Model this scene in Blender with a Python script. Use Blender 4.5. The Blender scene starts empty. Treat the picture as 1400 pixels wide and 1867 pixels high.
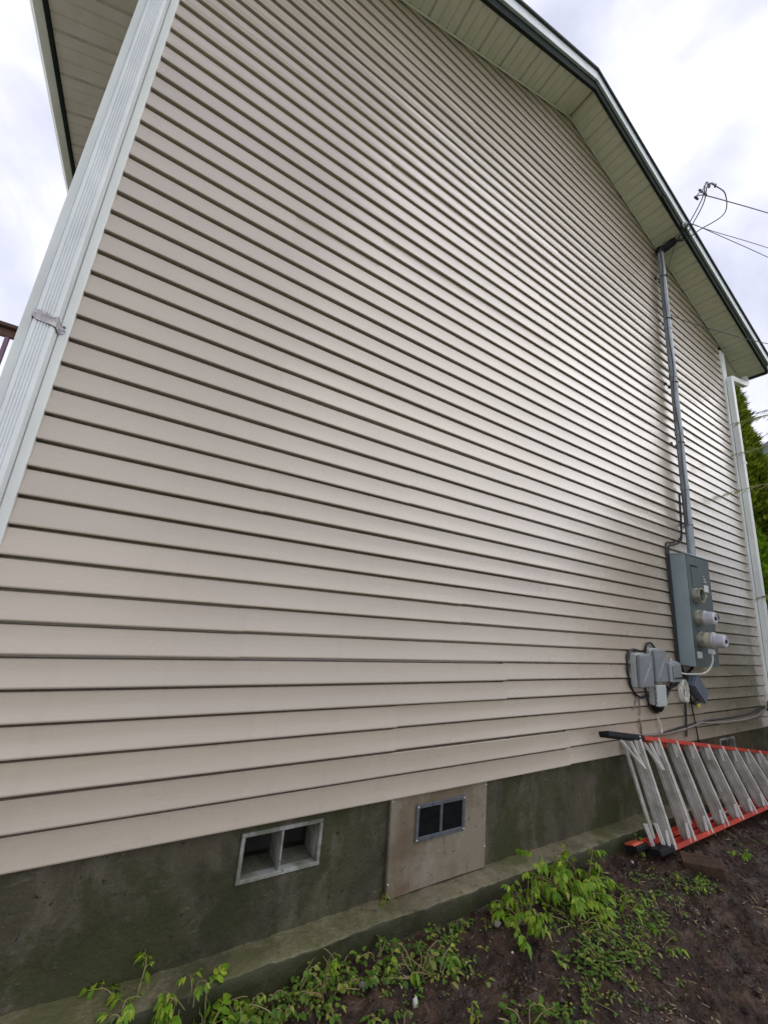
import bpy, bmesh, math, random
from mathutils import Vector, Matrix, noise
R = math.radians
rnd = random.Random(7)
scene = bpy.context.scene
COL = scene.collection

# ------------------------------------------------------------------ camera
cam_d = bpy.data.cameras.new('camera')
cam = bpy.data.objects.new('camera', cam_d)
COL.objects.link(cam)
cam_d.sensor_fit = 'HORIZONTAL'
cam_d.sensor_width = 36.0
cam_d.lens = 36.0 * 710.26 / 1400.0
cam_d.clip_start = 0.05
cam_d.clip_end = 600.0
CR = Vector((0.8506538, -0.5184683, 0.0870559))
CU = Vector((-0.1980871, -0.1627034, 0.9665863))
CF = Vector((0.4869801, 0.8394750, 0.2411062))
m = Matrix((( CR.x, CU.x, -CF.x), (CR.y, CU.y, -CF.y), (CR.z, CU.z, -CF.z))).to_4x4()
m.translation = Vector((0.47182, -1.94706, 1.47153))
cam.matrix_world = m
scene.camera = cam

# ------------------------------------------------------------------ world + sun (bright overcast)
SUN_DIR = Vector((0.62, -0.38, 0.69)).normalized()
world = bpy.data.worlds.new('World')
scene.world = world
world.use_nodes = True
nt = world.node_tree
nt.nodes.clear()
N = nt.nodes.new
sky = N('ShaderNodeTexSky'); sky.sky_type = 'NISHITA'; sky.sun_disc = False
sky.sun_elevation = math.asin(SUN_DIR.z)
sky.sun_rotation = math.atan2(SUN_DIR.x, SUN_DIR.y)
tc = N('ShaderNodeTexCoord')
mp = N('ShaderNodeMapping'); mp.inputs['Scale'].default_value = (1.0, 1.0, 1.0)
mp.inputs['Location'].default_value = (-0.222, -0.760, -2.169)
nz = N('ShaderNodeTexNoise'); nz.inputs['Scale'].default_value = 2.0
nz.inputs['Detail'].default_value = 7.0; nz.inputs['Roughness'].default_value = 0.50
nz.inputs['Distortion'].default_value = 0.25
cr = N('ShaderNodeValToRGB')
cr.color_ramp.elements[0].position = 0.395; cr.color_ramp.elements[0].color = (0.44, 0.46, 0.58, 1)
cr.color_ramp.elements[1].position = 0.585; cr.color_ramp.elements[1].color = (1.02, 1.02, 1.04, 1)
e = cr.color_ramp.elements.new(0.502); e.color = (0.68, 0.69, 0.79, 1)
# the cloud deck is thinner towards the hidden sun
mul = N('ShaderNodeVectorMath'); mul.operation = 'SCALE'; mul.inputs['Scale'].default_value = 10.0
mix = N('ShaderNodeMixRGB'); mix.inputs['Fac'].default_value = 0.90
bg = N('ShaderNodeBackground'); bg.inputs['Strength'].default_value = 0.115
out = N('ShaderNodeOutputWorld')
L = nt.links.new
L(tc.outputs['Generated'], mp.inputs['Vector']); L(mp.outputs['Vector'], nz.inputs['Vector'])
L(nz.outputs['Fac'], cr.inputs['Fac']); L(cr.outputs['Color'], mul.inputs[0])
L(sky.outputs['Color'], mix.inputs[1]); L(mul.outputs['Vector'], mix.inputs[2])
L(mix.outputs['Color'], bg.inputs['Color']); L(bg.outputs['Background'], out.inputs['Surface'])

sd = bpy.data.lights.new('sun', 'SUN')
sd.energy = 0.75; sd.angle = R(55); sd.color = (1.0, 0.965, 0.92)
so = bpy.data.objects.new('sun', sd); COL.objects.link(so)
so.rotation_euler = (-SUN_DIR).to_track_quat('-Z', 'Y').to_euler()
so.location = (6, -6, 9)

scene.view_settings.view_transform = 'Standard'
scene.view_settings.look = 'None'
scene.view_settings.exposure = 0.38
scene.view_settings.gamma = 1.0
scene.view_settings.use_curve_mapping = False

# ------------------------------------------------------------------ materials
def mat(name, col, rough=0.6, var=0.15, vscale=6.0, stretch=(1, 1, 1), bump=0.0, bscale=60.0,
        metal=0.0, spec=0.5, dark=None, detail=5.0, thresh=(0.35, 0.65), rvar=0.0, coat=0.0):
    """Principled with a noise driven colour variation (col <-> dark) and noise relief."""
    mt = bpy.data.materials.new(name); mt.use_nodes = True
    t = mt.node_tree; n = t.nodes; l = t.links
    b = n['Principled BSDF']
    b.inputs['Roughness'].default_value = rough
    b.inputs['Metallic'].default_value = metal
    b.inputs['Specular IOR Level'].default_value = spec
    b.inputs['Coat Weight'].default_value = coat
    c = n.new('ShaderNodeTexCoord'); mpn = n.new('ShaderNodeMapping')
    mpn.inputs['Scale'].default_value = stretch
    l.new(c.outputs['Object'], mpn.inputs['Vector'])
    ns = n.new('ShaderNodeTexNoise'); ns.inputs['Scale'].default_value = vscale
    ns.inputs['Detail'].default_value = detail; ns.inputs['Roughness'].default_value = 0.6
    l.new(mpn.outputs['Vector'], ns.inputs['Vector'])
    rp = n.new('ShaderNodeValToRGB')
    d = dark if dark else tuple(x * (1 - var) for x in col)
    hi = col if dark else tuple(min(1, x * (1 + var * 0.6)) for x in col)
    rp.color_ramp.elements[0].position = thresh[0]; rp.color_ramp.elements[0].color = (*d, 1)
    rp.color_ramp.elements[1].position = thresh[1]; rp.color_ramp.elements[1].color = (*hi, 1)
    l.new(ns.outputs['Fac'], rp.inputs['Fac']); l.new(rp.outputs['Color'], b.inputs['Base Color'])
    if rvar:
        mr = n.new('ShaderNodeMapRange'); mr.inputs['To Min'].default_value = rough - rvar
        mr.inputs['To Max'].default_value = rough + rvar
        l.new(ns.outputs['Fac'], mr.inputs['Value']); l.new(mr.outputs['Result'], b.inputs['Roughness'])
    if bump:
        bn = n.new('ShaderNodeTexNoise'); bn.inputs['Scale'].default_value = bscale
        bn.inputs['Detail'].default_value = 4.0
        l.new(mpn.outputs['Vector'], bn.inputs['Vector'])
        bp = n.new('ShaderNodeBump'); bp.inputs['Strength'].default_value = bump
        bp.inputs['Distance'].default_value = 0.01
        l.new(bn.outputs['Fac'], bp.inputs['Height']); l.new(bp.outputs['Normal'], b.inputs['Normal'])
    return mt

def leaf_mat(name, a, b_, yellow, trans=0.35):
    """leaf: diffuse + translucent + soft gloss, with one tint per object and a blotchy variation"""
    mt = bpy.data.materials.new(name); mt.use_nodes = True
    t = mt.node_tree; n = t.nodes; l = t.links
    pb = n['Principled BSDF']; pb.inputs['Roughness'].default_value = 0.5
    pb.inputs['Specular IOR Level'].default_value = 0.35
    oi = n.new('ShaderNodeObjectInfo'); gi = n.new('ShaderNodeNewGeometry')
    ad = n.new('ShaderNodeMath'); ad.operation = 'ADD'
    l.new(oi.outputs['Random'], ad.inputs[0]); l.new(gi.outputs['Random Per Island'], ad.inputs[1])
    fr = n.new('ShaderNodeMath'); fr.operation = 'FRACT'; l.new(ad.outputs[0], fr.inputs[0])
    rp = n.new('ShaderNodeValToRGB')
    rp.color_ramp.elements[0].position = 0.0; rp.color_ramp.elements[0].color = (*a, 1)
    rp.color_ramp.elements[1].position = 1.0; rp.color_ramp.elements[1].color = (*yellow, 1)
    e = rp.color_ramp.elements.new(0.6); e.color = (*b_, 1)
    l.new(fr.outputs[0], rp.inputs['Fac']); l.new(rp.outputs['Color'], pb.inputs['Base Color'])
    tr = n.new('ShaderNodeBsdfTranslucent'); l.new(rp.outputs['Color'], tr.inputs['Color'])
    mx = n.new('ShaderNodeMixShader'); mx.inputs['Fac'].default_value = trans
    l.new(pb.outputs[0], mx.inputs[1]); l.new(tr.outputs[0], mx.inputs[2])
    l.new(mx.outputs[0], n['Material Output'].inputs['Surface'])
    return mt

def siding_mat():
    mt = bpy.data.materials.new('vinyl_siding'); mt.use_nodes = True
    t = mt.node_tree; n = t.nodes; l = t.links
    b = n['Principled BSDF']; b.inputs['Specular IOR Level'].default_value = 0.62
    b.inputs['Coat Weight'].default_value = 1.0; b.inputs['Coat Roughness'].default_value = 0.27; b.inputs['Coat IOR'].default_value = 1.66
    c = n.new('ShaderNodeTexCoord')
    def noise_(scale, st, det=4.0, rough=0.55):
        mpn = n.new('ShaderNodeMapping'); mpn.inputs['Scale'].default_value = st
        l.new(c.outputs['Object'], mpn.inputs['Vector'])
        x = n.new('ShaderNodeTexNoise'); x.inputs['Scale'].default_value = scale
        x.inputs['Detail'].default_value = det; x.inputs['Roughness'].default_value = rough
        l.new(mpn.outputs['Vector'], x.inputs['Vector']); return x
    big = noise_(1.1, (0.5, 1, 1)); grain = noise_(55, (0.06, 1, 1.2), 3); wav = noise_(2.6, (1, 1, 2.0), 2)
    rp = n.new('ShaderNodeValToRGB')
    rp.color_ramp.elements[0].position = 0.3; rp.color_ramp.elements[0].color = (0.430, 0.358, 0.280, 1)
    rp.color_ramp.elements[1].position = 0.7; rp.color_ramp.elements[1].color = (0.492, 0.418, 0.338, 1)
    l.new(big.outputs['Fac'], rp.inputs['Fac'])
    gm = n.new('ShaderNodeMixRGB'); gm.blend_type = 'MULTIPLY'; gm.inputs['Fac'].default_value = 0.09
    gr = n.new('ShaderNodeValToRGB'); gr.color_ramp.elements[0].position = 0.35; gr.color_ramp.elements[1].position = 0.6
    gr.color_ramp.elements[0].color = (0.8, 0.79, 0.77, 1)
    l.new(grain.outputs['Fac'], gr.inputs['Fac'])
    l.new(rp.outputs['Color'], gm.inputs[1]); l.new(gr.outputs['Color'], gm.inputs[2])
    # grime film, darkened to paint in tree shade over the low right part, washed off in a strip beside the right corner post
    sx = n.new('ShaderNodeSeparateXYZ'); l.new(c.outputs['Object'], sx.inputs[0])
    def ramp(inp, a0, a1):
        r_ = n.new('ShaderNodeMapRange'); r_.inputs['From Min'].default_value = a0; r_.inputs['From Max'].default_value = a1
        l.new(inp, r_.inputs['Value']); return r_.outputs[0]
    def mth(op, a_, b_):
        x = n.new('ShaderNodeMath'); x.operation = op
        for i, v in enumerate((a_, b_)):
            if isinstance(v, (int, float)): x.inputs[i].default_value = v
            else: l.new(v, x.inputs[i])
        return x.outputs[0]
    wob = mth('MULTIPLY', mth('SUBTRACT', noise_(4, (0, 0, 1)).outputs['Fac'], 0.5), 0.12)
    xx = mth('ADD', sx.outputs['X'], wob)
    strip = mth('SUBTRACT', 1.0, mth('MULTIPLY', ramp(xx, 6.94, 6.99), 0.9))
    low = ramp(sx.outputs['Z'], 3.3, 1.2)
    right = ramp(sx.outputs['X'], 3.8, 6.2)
    grime_shade = mth('MULTIPLY', mth('MULTIPLY', mth('MULTIPLY', low, right), strip),
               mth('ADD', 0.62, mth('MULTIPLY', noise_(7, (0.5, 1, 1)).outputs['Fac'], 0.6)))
    oi = n.new('ShaderNodeObjectInfo'); tv = n.new('ShaderNodeHueSaturation')      # each length of siding has faded a little differently
    tm = n.new('ShaderNodeMapRange'); tm.inputs['To Min'].default_value = 0.945; tm.inputs['To Max'].default_value = 1.045
    l.new(oi.outputs['Random'], tm.inputs['Value']); l.new(tm.outputs[0], tv.inputs['Value']); l.new(gm.outputs['Color'], tv.inputs['Color'])
    fm = n.new('ShaderNodeMixRGB'); l.new(mth('MULTIPLY', grime_shade, 0.95), fm.inputs['Fac'])
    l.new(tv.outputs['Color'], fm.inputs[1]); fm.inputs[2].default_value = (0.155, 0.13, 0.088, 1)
    spl = mth('MULTIPLY', ramp(sx.outputs['Z'], 0.85, 0.5), mth('MULTIPLY', ramp(noise_(26, (1, 1, 1), 6, .7).outputs['Fac'], 0.55, 0.72), 0.22))
    sm = n.new('ShaderNodeMixRGB'); l.new(spl, sm.inputs['Fac']); l.new(fm.outputs['Color'], sm.inputs[1]); sm.inputs[2].default_value = (0.20, 0.15, 0.10, 1)
    # faint vertical run marks
    run = mth('MULTIPLY', ramp(noise_(6, (2.2, 1, 0.10), 4, .6).outputs['Fac'], 0.54, 0.74), 0.11)
    rm_ = n.new('ShaderNodeMixRGB'); l.new(run, rm_.inputs['Fac']); l.new(sm.outputs['Color'], rm_.inputs[1]); rm_.inputs[2].default_value = (0.27, 0.225, 0.17, 1)
    l.new(rm_.outputs['Color'], b.inputs['Base Color'])
    mr = n.new('ShaderNodeMapRange'); mr.inputs['To Min'].default_value = 0.26; mr.inputs['To Max'].default_value = 0.40; mr.inputs['From Min'].default_value = 0.25; mr.inputs['From Max'].default_value = 0.75
    l.new(noise_(1.6, (0.6, 1, 1.0), 3, .5).outputs['Fac'], mr.inputs['Value']); l.new(mr.outputs[0], b.inputs['Roughness'])
    cm = n.new('ShaderNodeMapRange'); cm.inputs['From Min'].default_value = 0.35; cm.inputs['From Max'].default_value = 0.68      # water film, streaky along the boards
    cm.inputs['To Min'].default_value = 0.21; cm.inputs['To Max'].default_value = 0.31
    l.new(noise_(7, (0.35, 1, 1.2), 4, .55).outputs['Fac'], cm.inputs['Value']); l.new(cm.outputs[0], b.inputs['Coat Roughness'])
    bp = n.new('ShaderNodeBump'); bp.inputs['Strength'].default_value = 0.10; bp.inputs['Distance'].default_value = 0.004
    l.new(grain.outputs['Fac'], bp.inputs['Height'])
    b2 = n.new('ShaderNodeBump'); b2.inputs['Strength'].default_value = 0.25; b2.inputs['Distance'].default_value = 0.012
    l.new(wav.outputs['Fac'], b2.inputs['Height']); l.new(bp.outputs['Normal'], b2.inputs['Normal'])
    l.new(b2.outputs['Normal'], b.inputs['Normal'])
    return mt

def concrete_mat(name, base, moss, pale, dark, mossy=0.5, bump=0.5, crack=0.0, grit=0.3):
    mt = bpy.data.materials.new(name); mt.use_nodes = True
    t = mt.node_tree; n = t.nodes; l = t.links
    b = n['Principled BSDF']
    c = n.new('ShaderNodeTexCoord')
    def noise_(scale, st=(1, 1, 1), det=6.0, rough=0.6, dist=0.0):
        mpn = n.new('ShaderNodeMapping'); mpn.inputs['Scale'].default_value = st
        l.new(c.outputs['Object'], mpn.inputs['Vector'])
        x = n.new('ShaderNodeTexNoise'); x.inputs['Scale'].default_value = scale
        x.inputs['Detail'].default_value = det; x.inputs['Roughness'].default_value = rough
        x.inputs['Distortion'].default_value = dist
        l.new(mpn.outputs['Vector'], x.inputs['Vector']); return x.outputs['Fac']
    def lay(prev, fac, lo, hi, colr, amt=1.0):
        rp = n.new('ShaderNodeMapRange'); rp.inputs['From Min'].default_value = lo; rp.inputs['From Max'].default_value = hi
        rp.inputs['To Max'].default_value = amt
        l.new(fac, rp.inputs['Value'])
        mx = n.new('ShaderNodeMixRGB'); l.new(rp.outputs[0], mx.inputs['Fac'])
        if isinstance(prev, tuple): mx.inputs[1].default_value = (*prev, 1)
        else: l.new(prev, mx.inputs[1])
        mx.inputs[2].default_value = (*colr, 1); return mx.outputs['Color']
    x = lay(base, noise_(2.2, (1, 1, 1.4), dist=0.6), 0.52 - 0.1 * mossy, 0.72, moss, 0.9)
    x = lay(x, noise_(9, (1, 1, 0.35)), 0.52, 0.70, pale, 0.5)
    x = lay(x, noise_(5, (1.4, 1, 0.3), dist=0.4), 0.52, 0.8, dark, 0.55)
    fine = noise_(95, det=3)
    x = lay(x, fine, 0.57, 0.70, pale, grit)
    x = lay(x, noise_(38, det=2, dist=0.8), 0.66, 0.70, dark, 0.85)
    x = lay(x, noise_(13, (1, 1, 1.6), det=7, rough=.7, dist=1.2), 0.60, 0.66, pale, 0.5)
    x = lay(x, noise_(3.1, (1, 1, 0.8), det=8, rough=.68, dist=.3), 0.50, 0.58, moss, 0.8)
    x = lay(x, noise_(1.7, (1, 1, 1.1), det=8, rough=.66, dist=.5), 0.53, 0.66, dark, 0.5)
    vz = n.new('ShaderNodeTexVoronoi'); vz.feature = 'DISTANCE_TO_EDGE'; vz.inputs['Scale'].default_value = 1.1
    vm = n.new('ShaderNodeMapping'); vm.inputs['Scale'].default_value = (0.9, 0.2, 0.6)
    vd = n.new('ShaderNodeTexNoise'); vd.inputs['Scale'].default_value = 5; l.new(c.outputs['Object'], vd.inputs['Vector'])
    va = n.new('ShaderNodeMixRGB'); va.inputs['Fac'].default_value = 0.16; l.new(c.outputs['Object'], va.inputs[1]); l.new(vd.outputs['Color'], va.inputs[2])
    l.new(va.outputs['Color'], vm.inputs['Vector']); l.new(vm.outputs['Vector'], vz.inputs['Vector'])
    x = lay(x, vz.outputs['Distance'], 0.0035, 0.0, dark, crack)
    l.new(x, b.inputs['Base Color'])
    mr = n.new('ShaderNodeMapRange'); mr.inputs['To Min'].default_value = 0.45; mr.inputs['To Max'].default_value = 0.85
    l.new(noise_(3.5), mr.inputs['Value']); l.new(mr.outputs[0], b.inputs['Roughness'])
    b.inputs['Specular IOR Level'].default_value = 0.35
    bp = n.new('ShaderNodeBump'); bp.inputs['Strength'].default_value = bump; bp.inputs['Distance'].default_value = 0.006
    l.new(noise_(45, det=6), bp.inputs['Height']); l.new(bp.outputs['Normal'], b.inputs['Normal'])
    return mt

M = {}
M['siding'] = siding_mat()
M['post'] = mat('white_vinyl_trim', (0.78, 0.80, 0.78), 0.42, var=0.10, vscale=4, stretch=(1, 1, 0.4), bump=0.05, bscale=30)
M['spout'] = mat('white_painted_aluminium', (0.76, 0.79, 0.80), 0.38, var=0.12, vscale=5, stretch=(1, 1, 0.5), bump=0.06, bscale=25)
M['soffit'] = mat('algae_stained_soffit', (0.74, 0.72, 0.63), 0.5, dark=(0.62, 0.61, 0.50), vscale=3.5, bump=0.04)
M['soffit_pale'] = mat('weathered_white_soffit', (0.78, 0.76, 0.68), 0.5, dark=(0.66, 0.64, 0.55), vscale=3.5, bump=0.04)
M['seam'] = mat('grimy_soffit_lap', (0.56, 0.54, 0.45), 0.6, var=0.2, vscale=8)
M['fascia'] = mat('dark_painted_fascia', (0.022, 0.030, 0.026), 0.75, var=0.3, vscale=9, spec=0.08)
M['drip'] = mat('white_metal_drip_edge', (0.60, 0.66, 0.70), 0.35, dark=(0.42, 0.47, 0.49), vscale=3)
M['gutter'] = mat('weathered_white_gutter', (0.84, 0.86, 0.80), 0.4, dark=(0.70, 0.73, 0.64), vscale=3)
M['shingle'] = mat('asphalt_shingle', (0.06, 0.06, 0.062), 0.9, var=0.5, vscale=40, bump=0.6, bscale=200)
M['concrete'] = concrete_mat('mossy_foundation_concrete', (0.075, 0.067, 0.042), (0.038, 0.043, 0.013),
                             (0.165, 0.155, 0.115), (0.015, 0.014, 0.009), 0.6, 0.8, 0.2)
M['footing'] = concrete_mat('mossy_footing_concrete', (0.185, 0.162, 0.100), (0.085, 0.088, 0.032),
                            (0.26, 0.235, 0.165), (0.022, 0.021, 0.012), 0.6, 1.0, grit=0.7)
M['footing_front'] = concrete_mat('soaked_shaded_riser', (0.040, 0.037, 0.018), (0.030, 0.036, 0.010),
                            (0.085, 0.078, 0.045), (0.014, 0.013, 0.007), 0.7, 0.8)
M['patch'] = concrete_mat('cement_board', (0.225, 0.195, 0.145), (0.15, 0.118, 0.070),
                          (0.33, 0.31, 0.265), (0.10, 0.058, 0.030), 0.5, 0.3)
M['vent'] = concrete_mat('cast_vent_concrete', (0.30, 0.31, 0.29), (0.13, 0.13, 0.085),
                         (0.46, 0.47, 0.45), (0.10, 0.10, 0.07), 0.4, 0.4)
M['sill'] = concrete_mat('mossy_vent_sill', (0.15, 0.15, 0.12), (0.08, 0.085, 0.045),
                         (0.34, 0.34, 0.30), (0.05, 0.05, 0.035), 0.6, 0.4)
M['zinc'] = mat('zinc_frame', (0.13, 0.142, 0.158), 0.5, var=0.25, vscale=30, metal=0.4, bump=0.1)
M['mesh'] = mat('black_vent_screen', (0.006, 0.0065, 0.007), 0.7, var=0.4, vscale=20, spec=0.15, bump=0.3, bscale=120)
M['galv'] = mat('galvanised_conduit', (0.30, 0.345, 0.365), 0.48, var=0.3, vscale=12, stretch=(1, 1, 0.3), metal=0.35, bump=0.08)
M['panel'] = mat('grey_painted_steel', (0.31, 0.38, 0.40), 0.42, var=0.10, vscale=5, stretch=(1, 1, 0.6), bump=0.05)
M['panel_shaded'] = mat('grey_shaded_cover', (0.085, 0.105, 0.108), 0.55, var=0.12, vscale=6, bump=0.05)  # darker than the enclosure steel, to paint shade on the front face
M['ringm'] = mat('meter_socket_ring', (0.46, 0.45, 0.36), 0.35, var=0.25, vscale=14, metal=0.5)
M['meter_w'] = mat('clear_meter_cover', (0.50, 0.50, 0.56), 0.15, var=0.10, vscale=20, coat=0.5)
M['meter_b'] = mat('beige_meter_base', (0.50, 0.48, 0.36), 0.45, var=0.1, vscale=10)
M['label'] = mat('paper_label', (0.62, 0.61, 0.62), 0.6, var=0.25, vscale=60)
M['box'] = mat('grey_plastic_box', (0.30, 0.32, 0.33), 0.42, var=0.10, vscale=6, bump=0.04)
M['box_lid'] = mat('grey_plastic_lid', (0.22, 0.235, 0.25), 0.42, var=0.10, vscale=6, bump=0.04)
M['box_pale'] = mat('pale_grey_plastic', (0.46, 0.49, 0.48), 0.4, var=0.10, vscale=6)
M['box_blue'] = mat('blue_grey_plastic', (0.135, 0.16, 0.20), 0.4, var=0.1, vscale=6)
M['black'] = mat('black_cable_rubber', (0.014, 0.014, 0.015), 0.5, var=0.3, vscale=20)
M['greyc'] = mat('grey_wire_sheath', (0.10, 0.078, 0.10), 0.5, var=0.3, vscale=20)
M['brownc'] = mat('taupe_cable_sheath', (0.20, 0.165, 0.14), 0.55, var=0.2, vscale=20)
M['whitec'] = mat('white_cable_sheath', (0.66, 0.64, 0.58), 0.45, var=0.12, vscale=20)
M['yellow'] = mat('yellow_wire_nut', (0.62, 0.50, 0.03), 0.4, var=0.1)
M['red'] = mat('red_fibreglass', (0.52, 0.046, 0.022), 0.42, dark=(0.32, 0.030, 0.018), vscale=8, stretch=(0.4, 1, 1), bump=0.06)
M['orange'] = mat('orange_plastic', (0.55, 0.10, 0.045), 0.45, var=0.2, vscale=15)
M['alu'] = mat('weathered_aluminium', (0.54, 0.52, 0.475), 0.5, dark=(0.34, 0.32, 0.275), vscale=11, metal=0.0, bump=0.1, bscale=90)
M['alu_clean'] = mat('bright_aluminium', (0.80, 0.79, 0.75), 0.4, var=0.12, vscale=15)
M['boot'] = mat('black_moulded_plastic', (0.012, 0.013, 0.016), 0.6, var=0.3, vscale=25, spec=0.2)
M['brick'] = mat('red_brown_brick', (0.085, 0.040, 0.020), 0.8, dark=(0.036, 0.018, 0.010), vscale=25, bump=0.5, bscale=80)
M['stone'] = mat('pale_stone', (0.55, 0.53, 0.48), 0.7, var=0.3, vscale=25, bump=0.3)
M['stone_dk'] = mat('grey_stone', (0.17, 0.16, 0.14), 0.75, var=0.4, vscale=25, bump=0.4)
M['tape'] = mat('crinkled_foil_tape', (0.56, 0.54, 0.56), 0.34, dark=(0.34, 0.30, 0.31), vscale=28, metal=0.4, bump=0.9, bscale=55)
M['railwood'] = mat('brown_stained_wood', (0.14, 0.065, 0.045), 0.6, dark=(0.06, 0.035, 0.025), vscale=10, stretch=(0.2, 1, 1), bump=0.2)
M['railpurple'] = mat('mauve_painted_baluster', (0.28, 0.16, 0.24), 0.5, var=0.15)
M['bark'] = mat('tree_bark', (0.12, 0.085, 0.06), 0.85, var=0.4, vscale=20, bump=0.7)
M['twig'] = mat('bare_twig', (0.19, 0.13, 0.15), 0.7, var=0.3, vscale=20)
M['stem'] = mat('pale_green_stem', (0.24, 0.26, 0.09), 0.5, dark=(0.24, 0.14, 0.08), vscale=9)
M['leaf'] = leaf_mat('weed_leaf', (0.11, 0.24, 0.015), (0.23, 0.39, 0.022), (0.42, 0.48, 0.06))
M['leaf2'] = leaf_mat('vine_leaf', (0.065, 0.14, 0.020), (0.13, 0.25, 0.028), (0.36, 0.36, 0.08))
M['conifer'] = leaf_mat('arborvitae_scale', (0.060, 0.115, 0.009), (0.19, 0.26, 0.018), (0.38, 0.41, 0.04), 0.5)
M['shrub'] = leaf_mat('bright_shrub_leaf', (0.10, 0.23, 0.010), (0.20, 0.36, 0.015), (0.33, 0.46, 0.03), 0.5)
M['cedar'] = leaf_mat('cedar_spray', (0.20, 0.28, 0.07), (0.30, 0.40, 0.10), (0.42, 0.48, 0.17))
M['litter'] = mat('dry_leaf_litter', (0.34, 0.28, 0.15), 0.8, dark=(0.12, 0.08, 0.045), vscale=30)
M['wall_grey'] = mat('grey_house_paint', (0.30, 0.33, 0.37), 0.7, var=0.1, vscale=3)
M['roof_grey'] = mat('grey_roof', (0.20, 0.215, 0.235), 0.8, var=0.2, vscale=8)
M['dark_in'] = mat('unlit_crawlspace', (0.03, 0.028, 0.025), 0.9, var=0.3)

def soil_mat():
    mt = bpy.data.materials.new('wet_dark_soil'); mt.use_nodes = True
    t = mt.node_tree; n = t.nodes; l = t.links
    b = n['Principled BSDF']; c = n.new('ShaderNodeTexCoord')
    def noise_(s, det=6.0, dist=0.0):
        x = n.new('ShaderNodeTexNoise'); x.inputs['Scale'].default_value = s; x.inputs['Detail'].default_value = det
        x.inputs['Distortion'].default_value = dist
        l.new(c.outputs['Object'], x.inputs['Vector']); return x.outputs['Fac']
    rp = n.new('ShaderNodeValToRGB')
    rp.color_ramp.elements[0].position = 0.32; rp.color_ramp.elements[0].color = (0.0115, 0.0058, 0.0037, 1)
    rp.color_ramp.elements[1].position = 0.70; rp.color_ramp.elements[1].color = (0.080, 0.043, 0.027, 1)
    e = rp.color_ramp.elements.new(0.5); e.color = (0.033, 0.0175, 0.0110, 1)
    l.new(noise_(7, 9, 0.5), rp.inputs['Fac'])
    mx = n.new('ShaderNodeMixRGB'); mr0 = n.new('ShaderNodeMapRange')
    mr0.inputs['From Min'].default_value = 0.60; mr0.inputs['From Max'].default_value = 0.74; mr0.inputs['To Max'].default_value = 0.55
    l.new(noise_(55, 3), mr0.inputs['Value']); l.new(mr0.outputs[0], mx.inputs['Fac'])
    l.new(rp.outputs['Color'], mx.inputs[1]); mx.inputs[2].default_value = (0.17, 0.125, 0.085, 1)
    l.new(mx.outputs['Color'], b.inputs['Base Color'])
    mr = n.new('ShaderNodeMapRange'); mr.inputs['To Min'].default_value = 0.22; mr.inputs['To Max'].default_value = 0.85
    mr.inputs['From Min'].default_value = 0.3; mr.inputs['From Max'].default_value = 0.6
    l.new(noise_(4, 5), mr.inputs['Value']); l.new(mr.outputs[0], b.inputs['Roughness'])
    b.inputs['Specular IOR Level'].default_value = 0.4
    bp = n.new('ShaderNodeBump'); bp.inputs['Strength'].default_value = 0.8; bp.inputs['Distance'].default_value = 0.012
    l.new(noise_(70, 8), bp.inputs['Height']); l.new(bp.outputs['Normal'], b.inputs['Normal'])
    return mt
M['soil'] = soil_mat()
M['lawn'] = mat('lawn_grass', (0.17, 0.19, 0.085), 0.9, dark=(0.11, 0.14, 0.05), vscale=3, bump=0.5, bscale=30)
M['bounce_pale'] = mat('pale_concrete', (0.44, 0.43, 0.40), 0.85, var=0.15, vscale=2, bump=0.2)

# ------------------------------------------------------------------ helpers
def vec(p): return Vector(p)

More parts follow.
